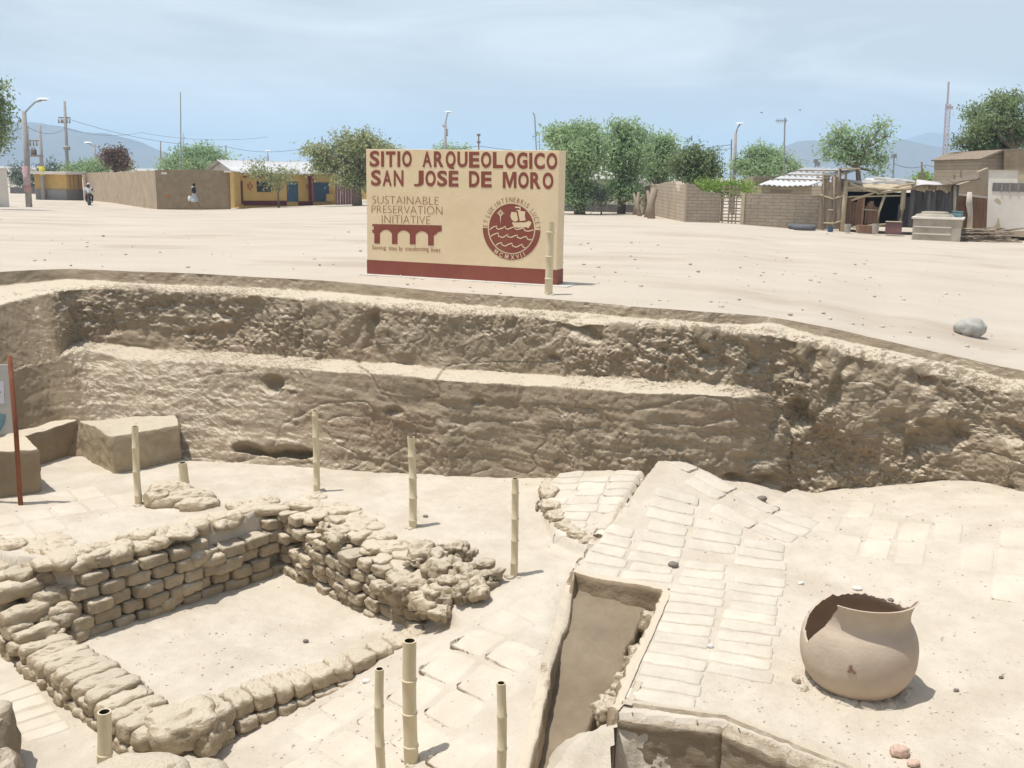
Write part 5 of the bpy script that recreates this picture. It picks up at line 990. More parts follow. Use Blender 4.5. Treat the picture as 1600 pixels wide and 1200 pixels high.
rail([(1347, 327), (1375, 329)], .03, m='cane', o=-.05); rail([(1371, 352), (1373, 330), (1383, 303)], .06, m='cane'); rail([(1405, 352), (1410, 325), (1412, 293)], .10, m='cane'); rail([(1318, 307.5), (1410, 305.5)], .035, m='cane'); rail([(1330, 313), (1365, 301), (1408, 290), (1428, 287)], .05, m='cane'); rail([(1328, 286), (1350, 295), (1372, 301)], .055, m='cane', o=.25); rail([(1370, 302.5), (1402, 298), (1428, 294)], .05, m='cane', o=.2); rail([(1332, 355), (1360, 352), (1384, 350)], .05, m='cane', o=.3)
b = MB(); x = 1424
while x < 1491: w_ = rn.uniform(3.5, 6.5); t = 290-(x-1424)*.03+rn.uniform(-1, 2); S1.panel(b, x, t, x+w_-.4, 357+rn.uniform(-3, 1), 0, -.06-rn.uniform(0, .06), tint=rn.random()); x += w_
b.build('plank_wall', M['greyboard'], sk)
b = MB(); x = 1405
while x < 1424: w_ = rn.uniform(3.5, 5); S1.panel(b, x, 312+rn.uniform(-6, 10), x+w_-.4, 356, -.3, -.36, tint=rn.random()); x += w_
b.build('plank_wall', M['greyboard'], sk)
rail([(1490.5, 357), (1491.5, 290)], .06, m='cane')
# roof: sagging sheets
def rpt(px, py, o): u, z = S1.at(px, py); return S1.P(u, z, o)
def sheet(name, p, m, th=.05, n=10, am=.05):
    p = [np.array(q) for q in p]; Vv = []
    for i in range(n+1):
        for j in range(n+1):
            s, t = i/n, j/n; q = (p[0]*(1-s)+p[1]*s)*(1-t)+(p[3]*(1-s)+p[2]*s)*t; q = q+np.array([0, 0, am*float(fbm(q[0]*1.1, q[1]*1.1, 0, 3, 7))]); Vv.append(q)
    o = npmesh(name, Vv, gridquads(n+1, n+1), M[m], sk, None, True); md = o.modifiers.new('thickness', 'SOLIDIFY'); md.thickness = th; return o
sheet('roof_sheet', [rpt(1322, 291, .3), rpt(1428, 291.5, .35), rpt(1428, 285, -2.4), rpt(1322, 284, -2.4)], 'cane', am=.12)
sheet('roof_sheet', [rpt(1424, 290.5, .45), rpt(1492, 287.5, .45), rpt(1500, 279.5, -2.6), rpt(1424, 282, -2.6)], 'wood', am=.10); sheet('roof_sheet', [rpt(1430, 288.8, .5), rpt(1472, 288, .5), rpt(1466, 283, -1.2), rpt(1436, 283.5, -1.2)], 'tarp', am=.08, th=.03)
sheet('roof_sheet', [rpt(1490, 286, .3), rpt(1530, 276, .3), rpt(1530, 271, -2.4), rpt(1490, 280, -2.4)], 'wood', am=.05)
b = MB()
for (x, y, sx, sz, t) in ((1352, 287.5, 2.2, .25, .2), (1378, 284, 1.3, .4, .9), (1392, 284.5, 1.6, .45, .9), (1404, 285.5, 1.2, .3, .7), (1390, 292, 1.4, .3, .1), (1415, 285.5, 1.0, .2, .8)):
    P_ = rpt(x, y, -.9); b.box(P_, (sx*.8, .9, sz*.55), rz=rn.uniform(-.4, .4), rx=rn.uniform(-.2, .2), ry=rn.uniform(-.15, .15))
b.build('roof_clutter', M['tarp'], sk, bevel=.05)
b = MB()
for (x, y0, y1) in ((1447, 252, 279), (1452, 270, 281), (1442, 274, 282), (1500, 273, 282), (1511, 266, 277)): b = MB(); b.beam(rpt(x, y1+3, -1.8), rpt(x-.6, y0, -1.8), .07, .07); b.build('roof_post', M['pole'], sk)
b = MB()
for k in range(22): x = rn.uniform(1428, 1486); b.box(rpt(x, 291.5+rn.uniform(0, 3), .12), (rn.uniform(.06, .16), .02, rn.uniform(.1, .35)), rz=S1.rz, tint=rn.random())
b.build('hanging_rag', M['cane'], sk)
# things standing in front of the shack
def bucket(px, py, w, h, label, m='bucket'):
    B = base(px, 41.0); B[2] = V(px, py, 41.0)[2]; s = 41/F; b = MB(); b.lathe(B, [(0, 0), (w*s*.40, 0), (w*s*.5, h*s), (w*s*.44, h*s), (w*s*.36, h*s*.2)], 14); return tag(b.build('bucket', M[m], smooth=False), label, 'bucket', 'buckets by the shack')
bucket(1329, 363.5, 11, 13, 'grey bucket standing at the foot of the tall corner pole of the shack'); bucket(1373, 365, 11, 15, 'taller grey bucket beside the dark box in front of the shack')
bx = Facade(1384, 41, 1408, 40.8); b = MB(); bx.panel(b, 1384, 347.5, 1408.5, 365, 0, -.55); bxo = b.build('wooden_box', M['mauve']); tag(bxo, 'dark brown box with a pale lid between the bucket and the water tank', 'box'); b = MB(); bx.panel(b, 1383.5, 346, 1409, 347.6, .03, -.58); b.build('lid', M['cane'], bxo)
b = MB(); bx2 = Facade(1340, 41.8, 1368, 41.8); bx2.panel(b, 1343, 352, 1368, 364, 0, -.4); tag(b.build('low_bench', M['redwood']), 'low brown bench between the two grey buckets', 'bench')
B = base(1302, 41.6); b = MB(); b.lathe(B, [(0, 0), (.10, 0), (.13, .22), (.11, .22)], 12); tag(b.build('pail', M['blue']), 'small dark blue pail under the boards of the shack', 'pail')
T = base(1261, 42.5); b = MB(); prf = [(.24+.0, .06)]+[(.36+.12*math.cos(a), .11+.11*math.sin(a)) for a in np.linspace(-PI*.8, PI*.8, 14)]+[(.24, .16)]; b.lathe(T, prf, 26); tag(b.build('tyre', M['rubber'], smooth=True), 'old dark tyre lying flat on the ground before the grey brick wall', 'tyre')
T2 = base(1253, 43.3); b = MB(); b.lathe(T2, prf, 26); tag(b.build('tyre', M['rubber'], smooth=True), 'second tyre partly behind the nearer one at the grey wall', 'tyre')
# water tank
W1 = Facade(1431, 38.5, 1508, 37.8); wt = empty('water_tank', W1.P(W1.L/2, W1.z0), 'low square concrete water tank with a round lid on the open ground', 'water tank'); M['tankc'] = mat('tank_cement', (.33, .29, .23), (.45, .40, .325), 2.5, .95, .5, 14, bump2=.3, b2scale=4)
zt = W1.at(1470, 343)[1]; b = MB(); W1.slab(b, [(.0, W1.z0-.3), (W1.L, W1.z0-.3), (W1.L, zt), (0, zt)], 0, -1.6); b.build('tank_body', M['tankc'], wt, bevel=.02)
b = MB(); W1.slab(b, [(-.06, zt), (W1.L+.06, zt), (W1.L+.06, zt+.07), (-.06, zt+.07)], .06, -1.66); b.build('rim', M['whitewash'], wt, bevel=.01)
b = MB()
for z_ in (.3, .56): W1.slab(b, [(.05, zt-z_), (W1.L*.8, zt-z_), (W1.L*.8, zt-z_+.035), (.05, zt-z_+.035)], .035, 0)
b.build('ledge', M['whitewash'], wt)
b = MB(); b.lathe(W1.P(W1.L*.42, zt+.07, -.8), [(.72, 0), (.66, .08), (.5, .11), (.48, .17), (.4, .19), (0, .19)], 26); b.build('lid', M['tankc'], wt)
P_ = W1.P(W1.L*.86, zt+.07, -.9); b = MB(); b.lathe(P_, [(0, 0), (.2, 0), (.24, .12), (.22, .14)], 14); b.lathe(P_+[.03, 0, .12], [(0, 0), (.16, 0), (.2, .1), (.17, .11)], 14); tag(b.build('basin', M['teal']), 'stack of small teal basins on the corner of the water tank', 'basin')
# adobe house with tall wall, doorway wall, white building
A1 = Facade(1490, 45, 1545, 45); b = MB(); pts = [A1.at(*q) for q in ((1490, 362), (1545, 362), (1545, 262), (1530, 268), (1529, 279), (1490, 291))]; A1.slab(b, pts, 0, -.3); ah = empty('adobe_house', A1.P(A1.L/2, A1.z0), 'tall unplastered adobe house with a rusty bottom wall, behind the white building', 'house'); b.build('wall', M['adobe'], ah)
b = MB(); A1.panel(b, 1492, 304, 1540, 362, .03, 0); b.build('lower_wall', M['redwood'], ah)
A2 = Facade(1530, 46, 1640, 46); b = MB(); A2.slab(b, [A2.at(*q) for q in ((1530, 362), (1640, 362), (1640, 232), (1570, 235), (1531, 247))], -.05, -5); b.build('wall', M['adobebrick'], ah)
A3 = Facade(1570, 45.7, 1640, 45.7); b = MB(); A3.slab(b, [A3.at(*q) for q in ((1570, 300), (1640, 300), (1640, 234), (1570, 236.5))], .0, -.12); b.build('wall_shade', M['plaster_shade'], ah)  # darker upper slab, the wall's shade put into its colour
b = MB(); A2.slab(b, [A2.at(*q) for q in ((1528, 248), (1562, 234), (1640, 230), (1640, 233), (1563, 236.5), (1529, 250))], .25, -5.2); b.build('roof', M['wood'], ah)
b = MB(); b.beam(A1.P(*A1.at(1492, 303), .1), A1.P(*A1.at(1540, 308), .1), .1, .1); b.build('lintel', M['whitewash'], ah); b = MB(); pts = [A1.P(*A1.at(a, c), .2) for a, c in ((1511, 362), (1513, 335), (1511, 318), (1512, 300))]; b.tube(pts, [.13, .11, .14, .1], 8); b.build('trunk_post', M['whitewash'], ah, smooth=True)
W2 = Facade(1541, 40.5, 1640, 39.5); wb = empty('white_building', W2.P(W2.L/2, W2.z0), 'whitewashed building with a strip window and stains at the right edge', 'building')
b = MB(); W2.slab(b, [W2.at(*q) for q in ((1541, 368), (1640, 370), (1640, 266), (1592, 265.5), (1545, 265))], 0, -4); b.build('wall', M['whitewash'], wb); b = MB(); W2.panel(b, 1592, 266.5, 1640, 284, .03, 0); b.build('wall_stain', M['cane'], wb)
b = MB(); W2.panel(b, 1551.5, 285.5, 1640, 300.5, .03, 0); b.build('strip_window', M['greyboard'], wb); b = MB(); W2.panel(b, 1543, 265, 1640, 266.6, .06, -.3); b.build('coping', M['cane'], wb); b = MB(); W2.panel(b, 1541, 359, 1640, 372, .06, 0); b.build('plinth', M['adobe'], wb)
for x in (1565, 1578, 1591): b = MB(); W2.panel(b, x, 285.5, x+1, 300.5, .05, .03); b.build('mullion', M['pole'], wb)
b = MB(); W2.slab(b, [W2.at(*q) for q in ((1553, 312), (1558, 309.5), (1563, 313), (1564, 318), (1560, 317.5), (1556, 315))], .012, 0); W2.slab(b, [W2.at(*q) for q in ((1552, 357), (1557, 348), (1559, 340), (1561, 342), (1562, 350), (1564, 358))], .012, 0); b.build('soot_patch', M['cane'], wb)
# firewood
b = MB(); 
for k in range(110):
    P_ = base(rn.uniform(1513, 1570), rn.uniform(38.2, 39.8)); a = rn.uniform(-.4, .4); L_ = rn.uniform(.4, .95); c = P_+[0, 0, rn.uniform(.02, .42)]; d_ = np.array([math.cos(a), math.sin(a), rn.uniform(-.15, .15)])*L_; b.tube([c-d_, c+[0, 0, rn.uniform(-.05, .05)], c+d_], rn.uniform(.012, .035), 5, tint=rn.random())
tag(b.build('firewood_pile', M['wood']), 'pile of dry sticks against the foot of the white building on the right', 'firewood')
b = MB(); P_ = base(1519, 40); b.lathe(P_, [(.6, 0), (.5, .28), (.25, .4), (0, .42)], 10); tag(b.build('soil_heap', M['cane'], smooth=True), 'small straw-coloured heap behind the firewood pile', 'heap')
# ---- trees
M['trunk'] = mat('bark', (.16, .125, .095), (.24, .19, .15), 5, .95, .4, 15)
def leafmat(name, c, c2): return mat(name, c, c2, .7, .7, tint=(.55, 1.4), transl=.45, detail=3, spec=.2)
LM = {'olive': leafmat('olive_leaves', (.34, .37, .19), (.44, .47, .26)), 'green': leafmat('fresh_leaves', (.35, .46, .24), (.44, .56, .33)), 'dark': leafmat('dark_leaves', (.23, .30, .14), (.31, .38, .20)), 'brown': leafmat('dry_leaves', (.18, .10, .075), (.24, .16, .10)), 'vine': leafmat('vine_leaves', (.26, .38, .08), (.32, .44, .13)), 'grey': leafmat('dusty_leaves', (.16, .20, .15), (.21, .24, .18))}
def leaves(name, blobs, n, size, m, par, seed, drop=.35, gaps=.15, origin=None):
    """blobs: (centre, radii). Leaf sprays fill their volume in clumps, thinned by noise so the sky shows through"""
    r = np.random.default_rng(seed); vol = np.array([b[1][0]*b[1][2] for b in blobs]); vol /= vol.sum(); C_ = []; T_ = []
    for (c, rad), v in zip(blobs, vol):
        k = max(6, int(n*v/9)); u = r.normal(size=(k, 3)); u /= np.linalg.norm(u, axis=1, keepdims=True); rr = r.random(k)**.42*(1+.13*r.normal(size=k)); cc = np.array(c)+u*rr[:, None]*np.array(rad)
        cl = r.random(k)*.65; cc = np.repeat(cc, 9, 0); cl = np.repeat(cl, 9); cc = cc+r.normal(size=cc.shape)*np.array([1, 1, .7])*size*1.5; C_.append(cc); T_.append(cl+.35*r.random(len(cl)))
    C_ = np.concatenate(C_); T_ = np.concatenate(T_); sc = 1/(np.mean([b[1][0] for b in blobs])*.6); kp = vn(C_[:, 0]*sc*1.6, C_[:, 1]*sc*1.6, C_[:, 2]*sc*1.9, seed) > -1+2*gaps; C_ = C_[kp]; T_ = T_[kp]; k = len(C_)
    a = r.normal(size=(k, 3)); a[:, 2] -= drop; a /= np.linalg.norm(a, axis=1, keepdims=True); b = np.cross(a, r.normal(size=(k, 3))); b /= np.linalg.norm(b, axis=1, keepdims=True)
    s = size*(.6+.8*r.random(k))[:, None]; w = s*.36; V_ = np.stack([C_-a*s*.5, C_+b*w*.5, C_+a*s*.5, C_-b*w*.5], 1).reshape(-1, 3)
    q = np.arange(4*k).reshape(-1, 4); return npmesh(name, V_, q, m, par, origin, False, np.repeat(T_, 4))
def tree(label, D, lobes, trunk, m, n, size, seed, name='tree', cat='tree', group='trees beyond the open ground', gaps=.15, rt=.16, spread=1.0, drop=.35, depth=1.0):
    """lobes: (px, py, rx, ry) in photo pixels at distance D; trunk: [(px, py)...] bottom to top"""
    n = int(n*1.15); size *= .62; spread *= .86; gaps += .14; r = random.Random(seed); s = D/F; B = base(trunk[0][0], D); o = empty(name, B, label, cat, group); bl = []
    for (x, y, rx, ry) in lobes:
        dy = r.uniform(-.7, .7)*max(rx, ry)*s*depth; c = V(x, y, D)+np.array([0, dy, 0]); bl.append((c, (rx*s*spread, max(rx, ry)*s*.8, ry*s*.9)))
    b = MB(); tp = [B-[0, 0, .2]]+[V(x, y, D) for x, y in trunk[1:]]; k = len(tp); b.tube(tp, [rt*(1-.45*i/(k-1)) for i in range(k)], 8); top = tp[-1]
    for c, rad in bl:
        st_ = tp[max(1, k-1-r.randint(0, 1))]; mid = st_*.45+c*.55+np.array([r.uniform(-.2, .2), r.uniform(-.2, .2), -.15*rad[2]]); b.tube([st_, mid, c], [rt*.5, rt*.3, rt*.1], 6)
        for _ in range(5):
            e = c+np.array([r.gauss(0, 1)*rad[0]*.55, r.gauss(0, 1)*rad[1]*.5, r.gauss(0, 1)*rad[2]*.5]); b.tube([mid*.4+c*.6, (c+e)/2+[0, 0, -.05], e], [rt*.16, rt*.1, rt*.04], 5)
    b.build('trunk', M['trunk'], o, smooth=True); leaves('crown', bl, n, size, LM[m], o, seed, drop, gaps); return o
tree('wide olive-green tree overhanging the yellow house, left of the painted sign', 70, [(500, 240, 24, 17), (530, 232, 26, 18), (560, 225, 26, 17), (585, 232, 24, 18), (520, 258, 28, 17), (555, 255, 34, 22), (590, 262, 26, 24), (545, 280, 26, 16), (575, 285, 28, 15), (500, 262, 16, 12), (485, 234, 14, 8), (572, 212, 14, 9), (535, 212, 9, 6), (610, 240, 14, 14)], [(558, 318), (558, 300), (556, 280), (556, 262)], 'olive', 14000, .38, 2, rt=.35, gaps=.16, spread=.88)
tree('feathery drooping small tree in front of the yellow house window', 72.5, [(405, 262, 15, 9), (420, 272, 22, 10), (440, 278, 20, 12), (400, 272, 14, 8), (455, 268, 16, 6), (432, 288, 16, 7), (395, 256, 7, 5)], [(435, 316), (434.5, 300), (433, 284)], 'olive', 2200, .34, 3, rt=.08, gaps=.3)
tree('rounded green tree behind the shaded mud wall on the left', 82, [(275, 254, 20, 13), (300, 245, 20, 15), (322, 240, 20, 13), (345, 252, 20, 14), (310, 258, 40, 12), (262, 262, 12, 8), (362, 260, 12, 7), (290, 234, 10, 5)], [(312, 300), (312, 280), (312, 262)], 'green', 8000, .40, 4, rt=.3, gaps=.2)
tree('brownish-red dry tree above the long mud wall', 100, [(168, 242, 9, 8), (178, 240, 12, 9), (185, 248, 11, 12), (172, 252, 12, 9), (188, 258, 12, 9)], [(180, 300), (180, 275), (180, 255)], 'brown', 3600, .42, 5, rt=.25, gaps=.12)
tree('low bright green shrubs behind the yellow kiosk', 104, [(125, 262, 12, 6), (140, 258, 14, 6), (155, 262, 14, 8), (112, 264, 10, 6), (198, 262, 12, 7), (165, 260, 14, 6), (132, 267, 24, 5)], [(140, 300), (140, 280), (140, 266)], 'green', 4200, .45, 6, rt=.15, gaps=.1)
tree('dark trees behind the transformer poles at the left', 125, [(70, 275, 16, 16), (85, 268, 14, 14), (55, 280, 14, 14), (95, 282, 14, 20), (25, 270, 12, 13), (35, 282, 14, 14), (110, 280, 10, 16), (75, 290, 30, 8)], [(75, 303), (75, 290), (75, 278)], 'grey', 5200, .6, 7, rt=.2, gaps=.08)
GR = 'big pale green trees right of the sign'
tree('tall pale green tree immediately right of the painted sign', 56, [(880, 215, 20, 14), (905, 205, 20, 14), (925, 215, 18, 18), (870, 210, 16, 10), (895, 235, 34, 20), (915, 255, 28, 20), (885, 265, 20, 18), (930, 235, 16, 20), (905, 285, 26, 14), (858, 208, 8, 6), (890, 300, 20, 14), (922, 300, 24, 16), (900, 312, 22, 8)], [(907, 330), (905, 305), (903, 280), (900, 255)], 'green', 15000, .34, 8, group=GR, rt=.32, gaps=.17)
tree('second tall tree right of the sign, with a peak of its own', 58, [(965, 200, 14, 10), (980, 205, 16, 14), (1000, 212, 12, 12), (970, 225, 22, 18), (990, 240, 22, 20), (960, 255, 22, 20), (985, 265, 26, 16), (955, 232, 14, 16), (1000, 228, 12, 12), (972, 290, 24, 16), (988, 300, 20, 12), (955, 300, 16, 10)], [(972, 325), (972, 300), (974, 275), (975, 250)], 'green', 12500, .34, 9, group=GR, rt=.25, gaps=.2)
tree('third tree of the row, smaller crown beside the second peak', 60, [(1022, 225, 14, 12), (1040, 220, 12, 10), (1030, 245, 22, 18), (1015, 262, 20, 14), (1048, 255, 14, 18), (1032, 275, 24, 10), (1045, 235, 10, 12)], [(1030, 322), (1030, 300), (1030, 262)], 'green', 8000, .34, 10, group=GR, rt=.2, gaps=.2)
tree('darker tree at the right end of the row, behind the stepped brick wall', 54, [(1078, 245, 16, 12), (1095, 258, 18, 16), (1070, 262, 20, 14), (1110, 245, 8, 12), (1112, 268, 12, 14), (1085, 278, 26, 10), (1083, 232, 6, 8), (1060, 250, 10, 8)], [(1090, 335), (1090, 300), (1088, 268)], 'dark', 8500, .30, 11, group=GR, rt=.2, gaps=.18)
tree('small dusty bush by the plinth of the beige house', 55, [(935, 302, 8, 6), (943, 307, 9, 7), (938, 312, 8, 4)], [(940.5, 331), (940, 320), (939, 308)], 'grey', 700, .28, 12, group=None, rt=.05, gaps=.2, name='bush', cat='bush')
tree('yellow-green tree behind the white corrugated roof', 66, [(1155, 258, 14, 12), (1175, 245, 14, 13), (1190, 240, 16, 13), (1212, 243, 12, 13), (1225, 258, 14, 14), (1195, 262, 30, 14), (1170, 268, 20, 8), (1240, 265, 12, 8)], [(1190, 320), (1190, 290), (1190, 260)], 'green', 8000, .34, 13, rt=.2, gaps=.2)
tree('sparse tree with visible branches standing behind the shack roof', 52, [(1310, 204, 12, 8), (1300, 222, 16, 9), (1325, 215, 18, 12), (1350, 208, 14, 9), (1375, 198, 14, 8), (1385, 212, 8, 6), (1330, 232, 26, 12), (1365, 225, 18, 12), (1305, 242, 20, 9), (1350, 246, 24, 12), (1375, 250, 12, 12), (1290, 238, 12, 4), (1365, 268, 14, 8), (1320, 250, 12, 6)], [(1352, 330), (1342, 285), (1340, 262), (1338, 240)], 'green', 7600, .28, 14, rt=.16, gaps=.33)
tree('big dark feathery tree rising behind the adobe house at the right edge', 50, [(1530, 175, 18, 14), (1555, 162, 20, 14), (1585, 158, 22, 14), (1545, 190, 30, 16), (1580, 188, 34, 20), (1520, 205, 22, 14), (1555, 215, 34, 18), (1600, 205, 34, 30), (1512, 222, 16, 9), (1575, 230, 30, 12), (1530, 232, 20, 8), (1625, 170, 24, 22), (1502, 228, 8, 5)], [(1584, 340), (1584, 260), (1582, 235), (1575, 205)], 'dark', 17000, .27, 15, rt=.3, gaps=.17)
tree('dark drooping tree cut off by the left edge of the view', 52, [(-12, 140, 22, 14), (-10, 162, 26, 12), (-14, 190, 30, 16), (-8, 212, 26, 12), (-20, 228, 26, 12), (-30, 175, 26, 40)], [(-30, 318), (-30, 260), (-28, 200)], 'dark', 6500, .34, 16, rt=.3, gaps=.18, drop=.9)
tree('low green treetops showing just over the painted sign', 95, [(690, 234, 10, 6), (705, 232, 12, 6), (722, 234, 10, 5), (700, 245, 26, 10)], [(705, 318), (705, 280), (705, 245)], 'green', 2000, .4, 17, rt=.2)
tree('small green bush on the roofline right of the shack', 60, [(1440, 278, 8, 4), (1448, 280, 8, 4)], [(1444, 320), (1444, 300), (1444, 282)], 'vine', 700, .3, 18, group=None, rt=.06, name='bush', cat='bush')
tree('bushes behind the wall between the yellow house and the sign', 92, [(462, 262, 8, 6), (360, 262, 8, 6)], [(462, 318), (462, 290), (462, 266)], 'green', 700, .4, 19, group=None, rt=.1, name='bush', cat='bush')
leaves('vine_leaves', [(PG.P(PG.L*t, PG.at(1130, 294)[1]+.05, -.3), (.55, 1.0, .17)) for t in np.linspace(.05, .98, 9)]+[(PG.P(PG.L*t, PG.at(1130, 299)[1], .1), (.3, .3, .2)) for t in (.45, .6, .85)], 3600, .15, LM['vine'], vine, 33, gaps=.1)
# ---- poles, lamps, aerials
def pole_obj(name, label, cat, px, ybase, ptop, D, r0_, r1_, m='polegrey', group=None):
    B = base(px, D); T = V(ptop[0], ptop[1], D); o = empty(name, B, label, cat, group); b = MB(); b.tube([B-[0, 0, .3], B*.5+T*.5, T], [r0_, (r0_+r1_)/2, r1_], 10); b.build('pole', M[m], o, smooth=True); return o, B, T
def lamp_head(o, P_, sc=1.0, side=1):
    sc *= .68
    b = MB(); b.lathe((0, 0, 0), [(0, .09), (.10, .08), (.16, .03), (.17, 0)], 12); v = [np.array(P_)+np.array([q[0]*1.9*side, q[1], q[2]*1.1])*sc*1.9 for q in b.v]; b.v = [tuple(map(float, q)) for q in v]; h = b.build('lamp_head', M['lampwhite'], o, smooth=True)
    b = MB(); b.box(np.array(P_)+[0, 0, -.03*sc], (.5*sc, .28*sc, .07*sc)); b.build('lens', M['greypaint'], h)
def arm(o, pts, r=.05): b = MB(); b.tube(pts, r, 7); b.build('arm', M['metal'], o, smooth=True)
o, B, T = pole_obj('street_lamp', 'tall grey street lamp at the left, its pole papered with posters, curved arm', 'street lamp', 43.5, 321, (37.5, 174), 62, .19, .12); 
D = 62; arm(o, [V(38, 177, D), V(46, 168, D), V(55, 159.5, D), V(65, 157, D)], .05); lamp_head(o, V(67.5, 156, D), 1.0)
b = MB(); b.tube([B+[0, 0, .9], B+[0, 0, 2.4]], [.21, .20], 12); b.build('poster', M['poster'], o, smooth=True)
o, B, T = pole_obj('utility_pole', 'concrete utility pole with a crossarm and insulators behind the kiosk', 'utility pole', 106.5, 300, (101, 158), 105, .22, .11)
D = 105; b = MB(); b.beam(V(91.5, 184, D), V(110, 184, D), .12, .12)
b.build('crossarm', M['pole'], o)
for x in (92, 96, 98.5, 105, 109): b = MB(); c = V(x, 184.5, D)+np.array([0, -.08, -.5]); b.tube([c, c+[0, 0, .38]], [.09, .05], 6); b.build('insulator', M['pole'], o)
b = MB(); c = V(104, 230.5, D); b.lathe(c-[0, 0, .3], [(0, 0), (.34, .05), (.36, .35), (0, .6)], 12); b.build('junction_drum', M['polegrey'], o)
# transformer on twin poles
D = 92; B = base(67, D); tf = empty('transformer_stand', B, 'twin-pole stand carrying a grey transformer, yellow marker on its right pole', 'transformer'); b = MB(); b.tube([B-[0, 0, .3], V(62, 196, D)], [.2, .12], 10); b.build('pole', M['polegrey'], tf, smooth=True)
b = MB(); B2 = base(45, D); b.tube([B2-[0, 0, .3], V(42, 196, D)], [.19, .12], 10); b.build('pole', M['polegrey'], tf, smooth=True)
b = MB(); b.beam(V(42, 220, D), V(65, 220, D), .1, .12); b.build('crossarm', M['pole'], tf); b = MB(); b.beam(V(43, 243.5, D), V(66, 243.5, D), .5, .16); b.build('platform', M['pole'], tf)
for x in (47, 52, 57): b = MB(); c = V(x, 220, D)+np.array([0, 0, -.45]); b.tube([c, c+[0, 0, .35]], [.08, .05], 6); b.build('insulator', M['pole'], tf)
b = MB(); c = V(52.8, 242.5, D); b.lathe(c, [(0, 0), (.24, 0), (.26, .45), (.2, .52), (0, .54)], 12); tr_ = b.build('transformer', M['greyboard'], tf, smooth=True); b = MB(); b.tube([c+[-.1, 0, .5], c+[-.1, 0, .7]], .04, 6); b.tube([c+[.1, 0, .5], c+[.1, 0, .7]], .04, 6); b.build('bushing', M['metal'], tr_)
b = MB(); z1, z0 = V(66, 260, D)[2], V(66.3, 274, D)[2]; c = V(66.3, 267, D); b.tube([(c[0], D, z0), (c[0]-.03, D, z1)], [.24, .3], 10); b.build('yellow_marker', M['yellowsign'], tf, smooth=True)
GL = 'street lamps over the roofs'
o, B, T = pole_obj('street_lamp', 'small street lamp with a bright head just above the long mud wall', 'street lamp', 152, 300, (148, 225), 110, .13, .08, group=GL); D = 110; arm(o, [V(148.3, 229, D), V(143, 227, D), V(138, 224, D)], .04); arm(o, [V(148.3, 228, D), V(153, 229, D), V(156, 232, D)], .035); lamp_head(o, V(137.5, 223.5, D), 1.1, -1)
o, B, T = pole_obj('street_lamp', 'slim street lamp rising behind the painted sign', 'street lamp', 696, 318, (696, 190), 80, .15, .09, group=GL); D = 80; arm(o, [V(696, 192, D), V(698, 183, D), V(700, 177, D)], .04); lamp_head(o, V(701, 175.5, D), .75); b = MB()
for y, s in ((197, -1), (203, 1), (207, 1), (211, 1)): c = V(696+s*2.4, y, D); b.box(c, (.14, .1, .14)); b.beam(c, V(696, y, D), .03, .03)
b.build('insulator', M['pole'], o)
o, B, T = pole_obj('street_lamp', 'leaning street lamp above the yellow-green tree', 'street lamp', 1147, 320, (1149.5, 208), 66, .13, .09, group=GL); D = 66; arm(o, [V(1149.5, 212, D), V(1152, 201, D), V(1156, 195, D)], .045); lamp_head(o, V(1156.5, 193.5, D), .65)
o, B, T = pole_obj('street_lamp', 'faint street lamp above the yellow house roof', 'street lamp', 418, 310, (418, 244), 108, .16, .12, group=GL); D = 108; arm(o, [V(418, 247, D), V(418.5, 239, D)], .04); lamp_head(o, V(418.6, 236.5, D), .8)
GA = 'thin masts and aerials on the skyline'
for (x, yt, D, r, lab, nm, ct) in ((282, 144, 78, .055, 'tallest thin radio mast, standing above the shaded mud wall', 'radio_mast', 'mast'), (286, 208, 78.5, .035, 'short rod beside the tallest thin radio mast', 'radio_mast', 'mast'), (251, 221, 120, .09, 'thin pole just left of the rounded green tree', 'timber_pole', 'pole'), (353, 227, 120, .09, 'thin pole at the right side of the rounded green tree', 'timber_pole', 'pole'), (503, 213, 110, .09, 'pole tip showing above the wide olive-green tree', 'timber_pole', 'pole'), (748, 209, 90, .10, 'pole with small insulators behind the middle of the painted sign', 'utility_pole', 'pole'), (1143, 218, 75, .08, 'thin post just left of the leaning street lamp', 'timber_pole', 'pole'), (1322.8, 232, 60, .04, 'thin rod between shack shelf and sparse tree', 'timber_pole', 'pole'), (1488, 262, 60, .05, 'thin post near the left end of the tall adobe house', 'timber_pole', 'pole'), (1274.5, 252, 58, .06, 'dark short post with a white cap behind the left of the shack', 'timber_pole', 'pole'), (1278, 256, 60, .06, 'pale short post with a white cap beside the dark one', 'timber_pole', 'pole'), (1397, 244, 56, .05, 'post with a small lamp behind the shack roof', 'timber_pole', 'pole')):
    B = base(x, D); T = V(x, yt, D); b = MB(); b.tube([B-[0, 0, .2], T], [r, r*.6], 6)
    if x == 748:
        for y in (211, 222): c = V(x, y, D); b.box(c, (.3, .12, .2))
    if x in (1274.5, 1278, 1397): b.box(T, (.22, .2, .22))
    tag(b.build(nm, M['metal' if r < .07 else 'pole'], origin=B), lab, ct, GA)
B = base(843, 75); b = MB(); b.tube([B, V(835.5, 182, 75)+[0, 0, 0], V(833, 176, 75)], .05, 6); tag(b.build('radio_mast', M['metal'], origin=B), 'thin leaning aerial over the right half of the painted sign', 'mast', GA)
B = base(844, 76); b = MB(); b.tube([B, V(842.5, 208, 76)], .03, 6); tag(b.build('radio_mast', M['metal'], origin=B), 'shorter rod beside the leaning aerial', 'mast', GA)
